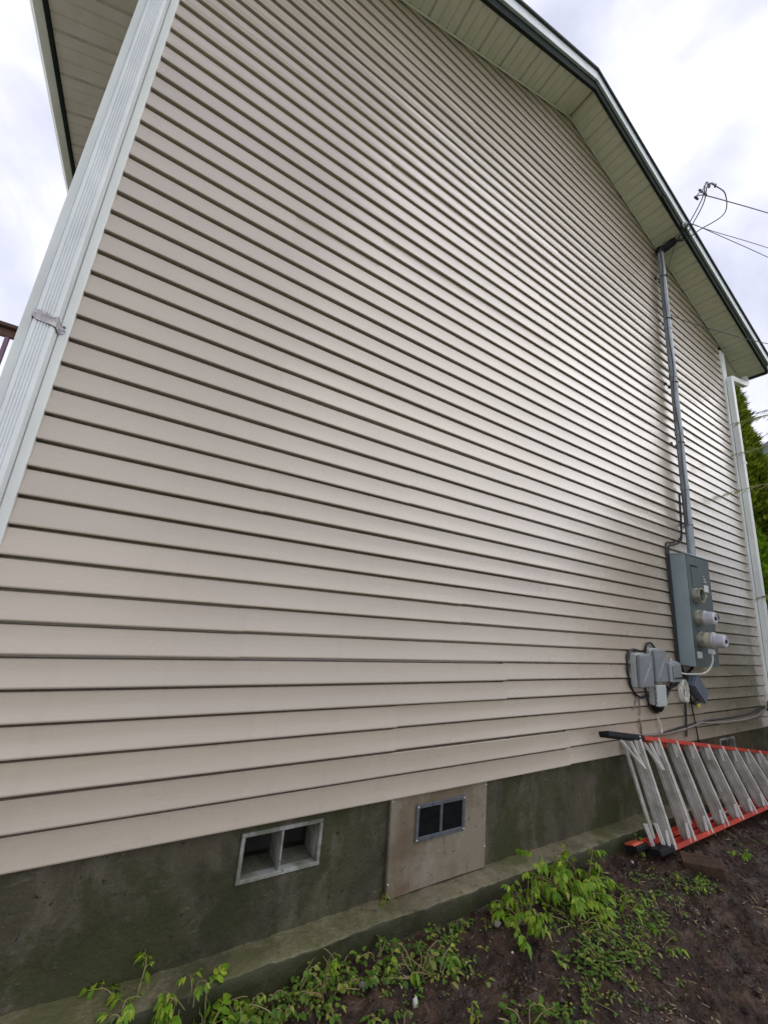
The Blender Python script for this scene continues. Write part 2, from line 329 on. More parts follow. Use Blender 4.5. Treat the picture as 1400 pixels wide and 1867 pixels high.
class MB:
    """collects simple solids; build() links them as ONE mesh object"""
    def __init__(s): s.v = []; s.f = []
    def add(s, vs, fs):
        o = len(s.v); s.v += [tuple(p) for p in vs]; s.f += [tuple(i + o for i in q) for q in fs]; return s
    def box(s, a, b, rot=None, piv=None):
        x0, y0, z0 = a; x1, y1, z1 = b
        vs = [Vector(p) for p in ((x0,y0,z0),(x1,y0,z0),(x1,y1,z0),(x0,y1,z0),(x0,y0,z1),(x1,y0,z1),(x1,y1,z1),(x0,y1,z1))]
        if rot is not None:
            c = Vector(piv) if piv else (Vector(a) + Vector(b)) / 2
            vs = [c + rot @ (p - c) for p in vs]
        return s.add(vs, [(0,3,2,1),(4,5,6,7),(0,1,5,4),(1,2,6,5),(2,3,7,6),(3,0,4,7)])
    def beam(s, p, q, w, h, up=(0, 0, 1)):
        """box from p to q, w across, h along 'up'"""
        p, q = vec(p), vec(q); d = (q - p).normalized(); u = vec(up); u = (u - d * u.dot(d)).normalized(); r = d.cross(u)
        vs = []
        for c in (p, q):
            for a, b in ((-1,-1),(1,-1),(1,1),(-1,1)): vs.append(c + r * (a * w / 2) + u * (b * h / 2))
        return s.add(vs, [(0,1,2,3),(7,6,5,4),(0,4,5,1),(1,5,6,2),(2,6,7,3),(3,7,4,0)])
    def tube(s, pts, r, n=8, r2=None, cap=True):
        pts = [vec(p) for p in pts]; k = len(pts); vs = []; fs = []
        d0 = (pts[1] - pts[0]).normalized()
        u = d0.orthogonal().normalized()
        for i, p in enumerate(pts):
            d = (pts[min(i + 1, k - 1)] - pts[max(i - 1, 0)])
            d = d.normalized() if d.length > 1e-9 else d0
            u = u - d * u.dot(d); u = u.normalized() if u.length > 1e-6 else d.orthogonal().normalized()
            w = d.cross(u)
            rr = r if r2 is None else r + (r2 - r) * i / (k - 1)
            for j in range(n):
                a = 2 * math.pi * j / n
                vs.append(p + u * (math.cos(a) * rr) + w * (math.sin(a) * rr))
        for i in range(k - 1):
            for j in range(n):
                fs.append((i*n+j, i*n+(j+1)%n, (i+1)*n+(j+1)%n, (i+1)*n+j))
        if cap:
            fs.append(tuple(reversed(range(n)))); fs.append(tuple(range((k-1)*n, k*n)))
        return s.add(vs, fs)
    def lathe(s, prof, o, axis, n=24):
        """prof: (radius, height) pairs along axis from o"""
        o = vec(o); ax = vec(axis).normalized(); u = ax.orthogonal().normalized(); w = ax.cross(u); vs = []; fs = []
        for r, h in prof:
            for j in range(n):
                a = 2 * math.pi * j / n
                vs.append(o + ax * h + (u * math.cos(a) + w * math.sin(a)) * max(r, 1e-5))
        for i in range(len(prof) - 1):
            for j in range(n): fs.append((i*n+j, i*n+(j+1)%n, (i+1)*n+(j+1)%n, (i+1)*n+j))
        return s.add(vs, fs)
    def prism(s, poly, f0, f1):
        """poly: 2D points; f0/f1 map a 2D point to the 3D start / end"""
        k = len(poly); vs = [f0(p) for p in poly] + [f1(p) for p in poly]
        fs = [tuple(range(k)), tuple(reversed(range(k, 2*k)))] + [(i, k+i, k+(i+1)%k, (i+1)%k) for i in range(k)]
        return s.add(vs, fs)
    def build(s, name, mt, parent=None, bevel=0.0, smooth=False, seg=2):
        me = bpy.data.meshes.new(name); me.from_pydata([tuple(p) for p in s.v], [], s.f); me.update()
        bm = bmesh.new(); bm.from_mesh(me)
        if bevel or True:
            bmesh.ops.recalc_face_normals(bm, faces=bm.faces)
        if bevel:
            ed = [e_ for e_ in bm.edges if len(e_.link_faces) == 2 and e_.calc_face_angle(0) > 0.5]
            bmesh.ops.bevel(bm, geom=ed, offset=bevel, segments=seg, profile=0.5, affect='EDGES', clamp_overlap=True)
        bm.to_mesh(me); bm.free()
        me.materials.append(mt)
        if smooth:
            me.polygons.foreach_set('use_smooth', [True] * len(me.polygons)); me.set_sharp_from_angle(angle=R(38))
        return link(name, me, parent)

def raw(name, vs, fs, mt, parent=None, smooth=False, sharp=None):
    me = bpy.data.meshes.new(name); me.from_pydata([tuple(p) for p in vs], [], fs); me.update()
    me.materials.append(mt)
    if smooth:
        me.polygons.foreach_set('use_smooth', [True] * len(me.polygons))
        if sharp: me.set_sharp_from_angle(angle=sharp)
    return link(name, me, parent)

def world_loc(o):
    p = Vector((0, 0, 0)); q = o
    while q: p = p + q.location; q = q.parent
    return p
def link(name, me, parent=None):
    o = bpy.data.objects.new(name, me); COL.objects.link(o)
    if parent is not None:
        o.parent = parent; o.location = -world_loc(parent)        # meshes are written in world coordinates
    return o
def tag(o, label, cat, group=None, kind=None):
    o['label'] = label; o['category'] = cat
    if group: o['group'] = group
    if kind: o['kind'] = kind
    return o
def thing(name, label, cat, loc=(0, 0, 0), group=None):
    o = bpy.data.objects.new(name, None); COL.objects.link(o); o.location = loc; o.empty_display_size = 0.1
    return tag(o, label, cat, group)
def smooth_path(pts, n=6):
    """Catmull-Rom through the points"""
    P = [vec(p) for p in pts]; P = [P[0] * 2 - P[1]] + P + [P[-1] * 2 - P[-2]]; o = []
    for i in range(1, len(P) - 2):
        a, b, c, d = P[i-1], P[i], P[i+1], P[i+2]
        for k in range(n):
            t = k / n
            o.append(0.5 * ((2*b) + (c-a)*t + (2*a-5*b+4*c-d)*t*t + (3*b-a-3*c+d)*t*t*t))
    o.append(P[-2]); return o

# ------------------------------------------------------------------ dimensions
S = 0.52            # bottom of the siding
CH = 0.1143         # one course
XL, XR = 0.0, 7.20  # siding between the corner posts
APX, APZ, SL = 3.60, 7.19, 0.37
def zs(x): return APZ - SL * abs(x - APX)       # underside of the rake soffit
OVL, OVR = -0.95, 8.02                          # eave ends of the soffit
DEPTH = 9.0

def soil_h(x, y):
    p = Vector((x, y, 0))
    h = 0.020 * noise.noise(p * 2.1) + 0.014 * noise.noise(p * 6.3) + 0.012 * noise.noise(p * 15) + 0.011 * noise.noise(p * 34) \
        + 0.006 * noise.noise(p * 70)
    b = max(0.0, 1 - abs(y + 0.14) / 0.12)      # washed lower right along the footing
    return h - 0.020 - 0.012 * b - 0.012 * max(0, x - 4)

# ------------------------------------------------------------------ ground
def ground():
    st = 0.0125; x0, x1, y0, y1 = -0.6, 8.4, -2.3, -0.03
    nx = int((x1 - x0) / st); ny = int((y1 - y0) / st)
    vs = []; fs = []
    for j in range(ny + 1):
        y = y0 + (y1 - y0) * j / ny
        for i in range(nx + 1):
            x = x0 + (x1 - x0) * i / nx
            vs.append((x, y, soil_h(x, y)))
    w = nx + 1
    for j in range(ny):
        for i in range(nx): fs.append((j*w+i, j*w+i+1, (j+1)*w+i+1, (j+1)*w+i))
    o = raw('soil', vs, fs, M['soil'], smooth=True)
    tag(o, 'dark wet bare soil strip in front of the footing', 'soil', kind='structure')
    g = MB()
    g.box((-200, -200, -0.35), (200, 200, -0.20))
    o = g.build('lawn', M['lawn']); tag(o, 'wide green lawn around the house', 'lawn', kind='structure')
    g = MB(); g.box((-9.0, -3.0, -0.199), (-0.75, 14.0, -0.10))  # added out of view, throws light up to the left eave soffit
    o = g.build('bounce_slab', M['bounce_pale']); tag(o, 'unseen pale slab added left of the house to bounce light onto the eave soffit', 'bounce_slab', kind='structure')
ground()

# ------------------------------------------------------------------ house
house = thing('house', 'two storey gabled house clad in beige lap siding with white corner posts', 'house', (APX, 2.0, 0.0))

SEAMS = {0: [3.274, 6.9], 1: [1.768, 5.43], 2: [2.618, 6.28], 3: [0.878, 4.54], 4: [2.2, 5.86], 5: [3.1, 6.76], 6: [0.881, 4.54],
         7: [1.737, 5.4], 8: [2.75, 6.4], 9: [0.861, 4.52]}
def course_profile(z0):
    """(y, z) of one course from hem to the tuck under the next lip"""
    return [(0.0400, z0 + 0.002), (-0.0115, z0 - 0.001), (-0.0150, z0 + 0.0015), (-0.0156, z0 + 0.006),
            (-0.0098, z0 + 0.032), (-0.0052, z0 + 0.064), (-0.0026, z0 + CH - 0.0148), (-0.0008, z0 + CH - 0.0126), (0.0380, z0 + CH - 0.0115)]
def siding():
    row = 0
    while True:
        zb = S + 2 * row * CH
        if zb > APZ - 0.03: break
        rs = random.Random(100 + row)
        if row in SEAMS: sm = SEAMS[row]
        else:
            a = rs.uniform(0.7, 3.5); sm = [a, a + 3.66]
        xs = [XL - 0.012] + [x for x in sm if x < XR - 0.1] + [XR + 0.012]
        for k in range(len(xs) - 1):
            xa, xb = xs[k], xs[k + 1] + (0.025 if k < len(xs) - 2 else 0)
            if k: xa -= 0.001
            prof = course_profile(zb) + course_profile(zb + CH) + [(0.0420, zb + 2 * CH + 0.012)]
            yo = -0.0030 * (len(xs) - 2 - k); zo = -0.0030 * (len(xs) - 2 - k) + rs.uniform(-0.001, 0.001)
            nseg = max(2, int((xb - xa) / 0.42))
            vs = []; fs = []
            def lim(z):
                t = (APZ - 0.004 - z) / SL
                return APX - t, APX + t
            ok = True
            for i in range(nseg + 1):
                for (y, z) in prof:
                    lo, hi = lim(min(z, APZ - 0.006))
                    a_, b_ = max(xa, min(lo, xb)), min(xb, max(hi, xa))
                    if b_ < a_: b_ = a_
                    x = a_ + (b_ - a_) * i / nseg
                    ws = 0.0 if i in (0, nseg) else 1.0
                    wv = noise.noise(Vector((x * 1.3, z * 9, row * 3.1)))
                    wy = noise.noise(Vector((x * 1.1 + 9, z * 4, row * 1.7)))
                    vs.append((x, y + yo + 0.0016 * wy, min(z + zo + 0.0013 * wv, APZ - 0.003)))
            ln = len(prof)
            span = max(v[0] for v in vs) - min(v[0] for v in vs)
            if span < 0.02: continue
            for i in range(nseg):
                for j in range(ln - 1):
                    fs.append((i*ln+j, (i+1)*ln+j, (i+1)*ln+j+1, i*ln+j+1))
            if k < len(xs) - 2:                      # cut end of the overlapping length
                o_ = len(vs); e0 = nseg * ln
                vs += [(vs[e0 + j][0] - 0.0005, vs[e0 + j][1] + 0.0028, vs[e0 + j][2]) for j in range(ln)]
                fs += [(e0 + j, o_ + j, o_ + j + 1, e0 + j + 1) for j in range(ln - 1)]
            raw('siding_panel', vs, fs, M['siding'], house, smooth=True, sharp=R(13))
        row += 1
siding()

# foundation wall with the vent openings cut out
def foundation():
    holes = [(1.062, 1.418, 0.298, 0.462), (2.00, 2.28, 0.31, 0.44), (5.862, 6.198, 0.298, 0.462)]
    xs = sorted({-0.15, 7.33} | {h[i] for h in holes for i in (0, 1)})
    zs_ = sorted({-0.3, 0.545} | {h[i] for h in holes for i in (2, 3)})
    y0, y1 = 0.022, 0.20
    b = MB()
    for i in range(len(xs) - 1):
        for j in range(len(zs_) - 1):
            cx, cz = (xs[i] + xs[i+1]) / 2, (zs_[j] + zs_[j+1]) / 2
            if any(h[0] < cx < h[1] and h[2] < cz < h[3] for h in holes): continue
            b.add([(xs[i], y0, zs_[j]), (xs[i+1], y0, zs_[j]), (xs[i+1], y0, zs_[j+1]), (xs[i], y0, zs_[j+1])], [(0, 1, 2, 3)])
            b.add([(xs[i], y1, zs_[j]), (xs[i+1], y1, zs_[j]), (xs[i+1], y1, zs_[j+1]), (xs[i], y1, zs_[j+1])], [(3, 2, 1, 0)])
    for (a, c, d, e_) in holes:
        for p, q in (((a, d), (c, d)), ((c, d), (c, e_)), ((c, e_), (a, e_)), ((a, e_), (a, d))):
            b.add([(p[0], y0, p[1]), (q[0], y0, q[1]), (q[0], y1, q[1]), (p[0], y1, p[1])], [(0, 1, 2, 3)])
    for x in (-0.15, 7.33):
        b.add([(x, y0, -0.3), (x, y1, -0.3), (x, y1, 0.545), (x, y0, 0.545)], [(0, 1, 2, 3)])
    f = b.build('foundation', M['concrete'], house)
    # chips, flakes and blisters standing on the face
    ch = MB(); rs = random.Random(5)
    for _ in range(300):
        x = rs.uniform(-0.1, 7.2); z = rs.uniform(0.12, 0.50)
        if 1.0 < x < 1.48 and z > 0.26 or 1.78 < x < 2.52: continue
        w, h = rs.uniform(0.003, 0.016), rs.uniform(0.002, 0.010)
        k = rs.randint(4, 6); a0 = rs.uniform(0, 6)
        ring = [(x + w * math.cos(a0 + 6.283 * i / k) * rs.uniform(.5, 1), 0.0225, z + h * math.sin(a0 + 6.283 * i / k) * rs.uniform(.5, 1)) for i in range(k)]
        ch.add(ring + [(x + rs.uniform(-.3, .3) * w, 0.0225 - rs.uniform(0.002, 0.006), z)], [(i, (i + 1) % k, k) for i in range(k)])
    o = ch.build('concrete_chips', M['concrete'], house); o['kind'] = 'stuff'
    # crawlspace behind the openings
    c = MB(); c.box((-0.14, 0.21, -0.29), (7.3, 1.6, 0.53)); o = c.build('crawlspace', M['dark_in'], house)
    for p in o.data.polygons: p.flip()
foundation()

def footing():
    y_in, n = 0.03, 320
    vs = []; fs = []; rs = random.Random(3)
    prof = [(0.03, 0.0, 1), (-0.02, 0.003, 1), (-0.065, 0.003, 1), (-0.100, 0.0, 1), (-0.112, -0.004, .8), (-0.117, -0.012, .6), (-0.119, -0.05, .5), (-0.122, -0.10, .4), (-0.128, -0.22, 0)]
    for i in range(n + 1):
        x = -0.3 + 7.75 * i / n
        zt = 0.055 + 0.035 * max(0, min(1, (0.9 - x) / 0.7)) + 0.006 * math.sin(x * 1.1 + 0.5) + 0.006 * noise.noise(Vector((x * 2, 0, 0)))
        for j, (y, dz, w) in enumerate(prof):
            q = Vector((x * 9, y * 30, j * 0.7))
            vs.append((x, y + (0.008 * noise.noise(q * .6) + 0.006 * noise.noise(q * 2) + .004 * noise.noise(q * 5)) * (1 if j else 0), zt + dz + w * (0.005 * noise.noise(q + Vector((5, 0, 0))) + 0.004 * noise.noise(q * 2.7) + .003 * noise.noise(q * 6))))
    k = len(prof)
    for i in range(n):
        for j in range(k - 1): fs.append((i*k+j, i*k+j+1, (i+1)*k+j+1, (i+1)*k+j))
    o = raw('footing', vs, fs, M['footing'], house, smooth=True, sharp=R(60))
    o.data.materials.append(M['footing_front'])          # riser soaked and moss grown, with shade also painted into its darker colour
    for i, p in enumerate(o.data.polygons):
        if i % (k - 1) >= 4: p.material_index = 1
footing()

def block_vent(x0, x1, z0, z1):
    """cast two-cell vent: proud rim, sloped sill and a middle web"""
    b = MB(); yf = 0.012; yb = 0.16; t = 0.016
    # rim as four boards butted end to end
    b.box((x0, yf, z0), (x1, 0.05, z0 + t)); b.box((x0, yf, z1 - t), (x1, 0.05, z1))
    b.box((x0, yf, z0 + t), (x0 + t, 0.05, z1 - t)); b.box((x1 - t, yf, z0 + t), (x1, 0.05, z1 - t))
    v = b.build('foundation_vent', M['vent'], house, bevel=0.002)
    s_ = MB(); s_.prism([(0.051, z0 + 0.001), (yb, z0 + 0.001), (yb, z0 + 0.018), (0.051, z0 + t - 0.003)],
                        lambda p: (x0 + t - 0.002, p[0], p[1]), lambda p: (x1 - t + 0.002, p[0], p[1]))
    s_.build('sill', M['sill'], v)
    d = MB(); xm = (x0 + x1) / 2 - 0.004
    d.box((xm - 0.004, yf + 0.004, z0 + t - 0.004), (xm + 0.004, yb, z1 - t)); d.build('web', M['vent'], v, bevel=0.0015)
    for xx in (x0 + t - 0.004, x1 - t - 0.004):
        e_ = MB(); e_.box((xx, 0.051, z0 + t), (xx + 0.008, yb, z1 - t)); e_.build('cheek', M['vent'], v)
    tp = MB(); tp.box((x0 + t, 0.051, z1 - t - 0.001), (x1 - t, yb, z1 - t + 0.006)); tp.build('head', M['vent'], v)
block_vent(1.050, 1.430, 0.286, 0.474)
block_vent(5.850, 6.210, 0.286, 0.474)

# side and back walls, floor line, roof
def shell():
    def lap_wall(x, y0, y1, sx):
        vs = []; fs = []; zt = 5.8; k = 0; z = S
        prof = []
        while z < zt:
            prof += [(0.0, z), (0.014 * sx, z + 0.001), (0.002 * sx, z + CH - 0.012), (-0.008 * sx, z + CH - 0.011)]; z += CH
        for y in (y0, y1):
            for (dx, zz) in prof: vs.append((x + dx, y, zz))
        n_ = len(prof)
        for j in range(n_ - 1): fs.append((j, n_ + j, n_ + j + 1, j + 1))
        raw('side_wall', vs, fs, M['siding'], house)
    lap_wall(-0.140, 0.06, DEPTH, -1); lap_wall(7.325, 0.06, DEPTH, 1)
    b = MB(); b.prism([(-0.12, 0.0), (7.30, 0.0), (7.30, 5.80), (3.6, 7.16), (-0.12, 5.80)], lambda p: (p[0], 0.075, p[1] if p[1] else 0.56), lambda p: (p[0], DEPTH, p[1] if p[1] else 0.56))
    b.build('inner_wall', M['siding'], house)
shell()

def roof():
    for side in (-1, 1):
        xe = OVL - 0.14 if side < 0 else OVR + 0.14
        b = MB(); th = 0.03
        # slab above the drip edge, eave to ridge
        z_r, z_e = APZ + 0.225, APZ + 0.225 - SL * abs(xe - APX)
        poly = [(APX, z_r), (xe, z_e), (xe, z_e + th), (APX, z_r + th)]
        b.prism(poly, lambda p: (p[0], -0.37, p[1]), lambda p: (p[0], DEPTH + 0.3, p[1]))
        b.build('roof', M['shingle'], house)
        # board fascia, loose length of dark board, white drip edge
        def rake(n_, y0, y1, d0, d1, xa, xb, mt, bev=0.0):
            q = MB(); q.prism([(xa, zs(xa) + d0), (xb, zs(xb) + d0), (xb, zs(xb) + d1), (xa, zs(xa) + d1)],
                              lambda p: (p[0], y0, p[1]), lambda p: (p[0], y1, p[1]))
            return q.build(n_, mt, house, bevel=bev)
        xo = OVL - 0.02 if side < 0 else OVR + 0.02
        rake('fascia_board', -0.325, -0.297, -0.016, 0.108, APX, xo, M['fascia'], 0.003)
        rake('drip_edge', -0.352, -0.327, 0.092, 0.222, APX, xe, M['drip'], 0.004)
        rake('soffit_trim', -0.024, -0.0185, -0.028, -0.003, APX, 7.2 if side > 0 else 0.0, M['soffit_pale'])
    # loose dark flashing hanging at the tie point
    q = MB(); xa, xb = 4.95, 5.36
    q.prism([(xa, zs(xa) - 0.020), (xb, zs(xb) - 0.055), (xb + 0.01, zs(xb) + 0.02), (xa, zs(xa) + 0.03)], lambda p: (p[0], -0.334, p[1]), lambda p: (p[0], -0.327, p[1]))
    q.build('loose_flashing', M['fascia'], house)
roof()

def soffits():
    W = 0.305
    # one rake panel: along +u (slope), y from -0.297 to -0.004, three shallow V grooves and a lap at one end
    def panel_mesh(name, length, width, mt, mt2):
        b = MB(); prof = [(0.0, 0.003), (0.022, 0.003), (0.024, 0.0), (width * .325, 0.0), (width * .35, 0.009), (width * .375, 0.0),
                          (width * .655, 0.0), (width * .68, 0.009), (width * .705, 0.0), (width - 0.001, 0.0)]
        vs = []; fs = []
        for y in (0.0, length):
            for (u, h) in prof: vs.append((u, y, h))
        k = len(prof)
        for j in range(k - 1): fs.append((j, j + 1, k + j + 1, k + j))
        o_ = len(vs)
        for y in (0.0, length):
            vs.append((0.0, y, 0.012)); vs.append((width - 0.001, y, 0.012))
        fs.append((o_, o_ + 2, o_ + 3, o_ + 1))
        me = bpy.data.meshes.new(name); me.from_pydata(vs, [], fs)
        me.materials.append(mt); me.materials.append(mt2)
        me.update()
        me.polygons[0].material_index = 1; me.polygons[1].material_index = 1
        return me
    rake_me = panel_mesh('soffit_panel', 0.291, W, M['soffit'], M['seam'])
    ang = math.atan(SL)
    for side in (-1, 1):
        ln = (APX - OVL if side < 0 else OVR - APX) / math.cos(ang)
        u = 0.004
        while u < ln - 0.02:
            o = bpy.data.objects.new('soffit_panel', rake_me); COL.objects.link(o); o.parent = house
            x = APX + side * u * math.cos(ang); z = APZ - u * math.sin(ang)
            if u + W > ln: o.scale = ((ln - u) / W, 1, 1)
            if side > 0: mt_ = Matrix.Rotation(ang, 4, 'Y')
            else: mt_ = Matrix.Rotation(-ang, 4, 'Y') @ Matrix.Scale(-1, 4, (1, 0, 0))
            mw = Matrix.Translation(Vector((x, -0.296, z + rnd.uniform(0, .0012))) - house.location) @ mt_ @ Matrix.Diagonal((o.scale.x, 1, 1, 1))
            o.matrix_local = mw
            u += W
    # eave soffits run back along the side walls
    for side in (-1, 1):
        xw = -0.16 if side < 0 else 7.345
        xe = OVL if side < 0 else OVR
        ln = abs(xe - xw) / math.cos(ang)
        me = panel_mesh('eave_soffit_panel', ln, W, M['soffit_pale'], M['seam'])
        y = 0.0
        while y < DEPTH:
            o = bpy.data.objects.new('soffit_panel', me); COL.objects.link(o); o.parent = house
            z = zs(xw)
            ex = Vector((0, 1, 0)); ey = Vector((side * math.cos(ang), 0, -math.sin(ang))); ez = Vector((side * math.sin(ang), 0, math.cos(ang)))
            mm = Matrix(((ex.x, ey.x, ez.x), (ex.y, ey.y, ez.y), (ex.z, ey.z, ez.z))).to_4x4()
            mm.translation = Vector((xw, y, z + rnd.uniform(0, .0012))) - house.location
            o.matrix_local = mm
            y += W
        b = MB(); xa, xb = sorted((xe + side * 0.002, xe + side * 0.030))
        b.box((xa, -0.296, zs(xe) - 0.030), (xb, DEPTH, zs(xe) + 0.13)); b.build('fascia_board', M['fascia'], house, bevel=0.003)
        # K-style gutter
        g0 = xe + side * 0.032
        prof = [(0, 0.02), (0.07, 0.02), (0.085, 0.05), (0.112, 0.085), (0.116, 0.13), (0.108, 0.13), (0.104, 0.09), (0.078, 0.056), (0.065, 0.026), (0.006, 0.026), (0.006, 0.125), (0, 0.125)]
        g = MB(); g.prism(prof, lambda p: (g0 + side * p[0], -0.30, zs(xe) - 0.02 + p[1]), lambda p: (g0 + side * p[0], DEPTH, zs(xe) - 0.02 + p[1]))
        g.build('gutter', M['gutter'], house)
        c = MB(); c.prism([(0, 0.02), (0.07, 0.02), (0.085, 0.05), (0.112, 0.085), (0.116, 0.13), (0, 0.13)],
                          lambda p: (g0 + side * p[0], -0.304, zs(xe) - 0.02 + p[1]), lambda p: (g0 + side * p[0], -0.3005, zs(xe) - 0.02 + p[1]))
        c.build('gutter_end_cap', M['gutter'], house)
soffits()

def corner_posts():
    for xa, xb, zt in ((-0.152, 0.0, 5.75), (7.20, 7.335, 5.72)):
        # flanged post: flat front with two shallow pressed channels
        poly = [(xa, 0.05), (xa, -0.026), (xa + 0.003, -0.029), (xa + 0.030, -0.029), (xa + 0.033, -0.024), (xb - 0.033, -0.024),
                (xb - 0.030, -0.029), (xb - 0.003, -0.029), (xb, -0.026), (xb, 0.0), (xb - 0.02, 0.05)]
        b = MB(); b.prism(poly, lambda p: (p[0], p[1], S + 0.005), lambda p: (p[0], p[1], zt))
        b.build('corner_post', M['post'], house)
corner_posts()

# ------------------------------------------------------------------ downspouts
def spout_section(w, d, ribs):
    """closed outline (x, y) with pressed ribs on the front face, centred on x, back at y=0"""
    p = [(-w/2, 0.0), (-w/2, -d + 0.006), (-w/2 + 0.006, -d)]
    if ribs:
        n_ = 5; a = -w/2 + 0.012; span = w - 0.024
        for i in range(n_):
            c = a + span * (i + 0.5) / n_; h = span / n_ * 0.28
            p += [(c - h, -d), (c - h * .35, -d + 0.004), (c + h * .35, -d + 0.004), (c + h, -d)]
    p += [(w/2 - 0.006, -d), (w/2, -d + 0.006), (w/2, 0.0)]
    return p
def sweep(name, sec, frames, mt, parent):
    """frames: (origin, x axis, y axis) along the run"""
    b = MB(); vs = []; k = len(sec); fs = []
    for (o, ax, ay) in frames:
        for (x, y) in sec: vs.append(vec(o) + vec(ax) * x + vec(ay) * y)
    for i in range(len(frames) - 1):
        for j in range(k): fs.append((i*k+j, i*k+(j+1)%k, (i+1)*k+(j+1)%k, (i+1)*k+j))
    fs.append(tuple(range(k))); fs.append(tuple(range((len(frames)-1)*k, len(frames)*k)))
    b.add(vs, fs); return b.build(name, mt, parent)
X3, Y3 = Vector((1, 0, 0)), Vector((0, 1, 0))
ds = thing('downspout', 'white ribbed downspout with a crinkled foil tape band on the left corner post', 'downspout', (-0.069, -0.03, 0.12), 'downspouts on the corner posts')
sweep('pipe', spout_section(0.070, 0.056, True), [((-0.069, -0.0305, z), X3, Y3) for z in (0.12, 2.44, 2.442, 5.30)], M['spout'], ds)
sweep('elbow', spout_section(0.070, 0.056, False), [((-0.069, -0.0305, 5.302), X3, Y3), ((-0.085, -0.0305, 5.36), Vector((.8, 0, .6)), Y3), ((-0.86, -0.0305, 5.52), Vector((.2, 0, .98)), Y3)], M['spout'], ds)
def tape_band():
    rs = random.Random(4); vs = []; fs = []; sec = [(-0.040, -0.001), (-0.0405, -0.03), (-0.039, -0.0585), (-0.02, -0.061), (0.0, -0.0585), (0.02, -0.061), (0.039, -0.0585), (0.0405, -0.03), (0.040, -0.001), (0.056, -0.0008)]
    nz_ = 6
    for i in range(nz_):
        for j, (x, y) in enumerate(sec):
            z = 2.452 + 0.036 * i / (nz_ - 1) + rs.uniform(-.006, .006) - (0.012 if j > 4 and i == 0 else 0)
            if j == 9: z = 2.455 + 0.014 * i / (nz_ - 1)
            vs.append((-0.069 + x + rs.uniform(-.001, .001), -0.0305 + y - rs.uniform(0, .0035), z))
    k = len(sec)
    for i in range(nz_ - 1):
        for j in range(k - 1): fs.append((i*k+j, i*k+j+1, (i+1)*k+j+1, (i+1)*k+j))
    raw('tape_band', vs, fs, M['tape'], ds)
tape_band()
def screw(x, y, z, parent, r=0.005, mt=None):
    b = MB(); b.lathe([(0, 0), (r, 0), (r, .003), (r * .5, .0045), (0, .0045)], (x, y, z), (0, -1, 0), 8); b.build('screw', mt or M['zinc'], parent)
screw(-0.020, -0.0291, 2.485, ds); screw(-0.116, -0.0291, 2.503, ds)

dr = thing('downspout', 'smooth white downspout with an offset elbow at the right corner of the house', 'downspout', (7.30, -0.03, 0.3), 'downspouts on the corner posts')
sweep('pipe', spout_section(0.085, 0.062, False), [((7.315, -0.0305, z), X3, Y3) for z in (0.42, 3.0, 5.20)], M['post'], dr)
fr = []
for k in range(6):
    a = R(80) * k / 5
    fr.append(((7.315 + 0.06 * (1 - math.cos(a)), -0.0305, 5.203 + 0.07 * math.sin(a)), Vector((math.cos(a), 0, -math.sin(a))), Y3))
fr.append(((7.92, -0.0305, 5.40), Vector((math.cos(R(80)), 0, -math.sin(R(80)))), Y3))
for k in range(1, 5):
    a = R(80) * (1 - k / 4)
    fr.append(((7.92 + 0.065 * math.sin(R(80) * k / 4), -0.0305, 5.40 + 0.012 + 0.065 * (1 - math.cos(R(80) * k / 4))), Vector((math.cos(a), 0, -math.sin(a))), Y3))
fr.append(((7.985, -0.0305, 5.56), X3, Y3))
sweep('elbow', spout_section(0.085, 0.062, False), fr, M['post'], dr)
for z in (1.5, 3.9):
    b = MB(); b.box((7.245, -0.0965, z), (7.385, -0.0935, z + 0.03)); b.build('strap', M['post'], dr)

# ------------------------------------------------------------------ crawlspace access panel with screened vent
ap = thing('access_panel', 'pale grey cement access panel with a black screened vent covering the crawlspace', 'panel', (2.15, 0.0, 0.11))
b = MB(); rs = random.Random(2)
out_ = [(1.802, 0.505), (1.806, 0.30), (1.813, 0.085), (1.819, 0.070), (1.834, 0.062), (2.05, 0.066), (2.30, 0.066), (2.480, 0.064), (2.490, 0.075), (2.494, 0.33), (2.497, 0.512)]
hole = (1.985, 2.295, 0.305, 0.442)
b.prism(out_, lambda p: (p[0], -0.004, p[1]), lambda p: (p[0], 0.016, p[1]))
b.build('board', M['patch'], ap, bevel=0.002)
v = MB(); x0, x1, z0, z1 = 1.965, 2.315, 0.285, 0.460; t = 0.020; ya, yb = -0.014, -0.0045
v.box((x0, ya, z0), (x1, yb, z0 + t)); v.box((x0, ya, z1 - t), (x1, yb, z1))
v.box((x0, ya, z0 + t), (x0 + t, yb, z1 - t)); v.box((x1 - t, ya, z0 + t), (x1, yb, z1 - t))
vf = v.build('vent_frame', M['zinc'], ap, bevel=0.002)
b = MB(); b.box((2.131, -0.013, z0 + t), (2.149, -0.0045, z1 - t)); b.build('mullion', M['zinc'], vf, bevel=0.002)
for xa, xb in ((x0 + t, 2.131), (2.149, x1 - t)):
    b = MB(); b.box((xa, -0.0055, z0 + t), (xb, -0.0042, z1 - t)); b.build('screen', M['mesh'], vf)
    # louvre slats behind the wire
    q = MB(); zz = z0 + t + 0.008
    while zz < z1 - t - 0.01:
        q.box((xa + 0.002, -0.0085, zz), (xb - 0.002, -0.0058, zz + 0.005)); zz += 0.016
    q.build('louvre', M['mesh'], vf)
for (x, z) in ((1.812, 0.495), (1.815, 0.13), (2.485, 0.17), (2.488, 0.49), (1.975, 0.45), (2.305, 0.45), (1.975, 0.295), (2.305, 0.295)):
    screw(x, -0.0042 if not 1.9 < x < 2.4 else -0.0142, z, ap, 0.004, M['label'])

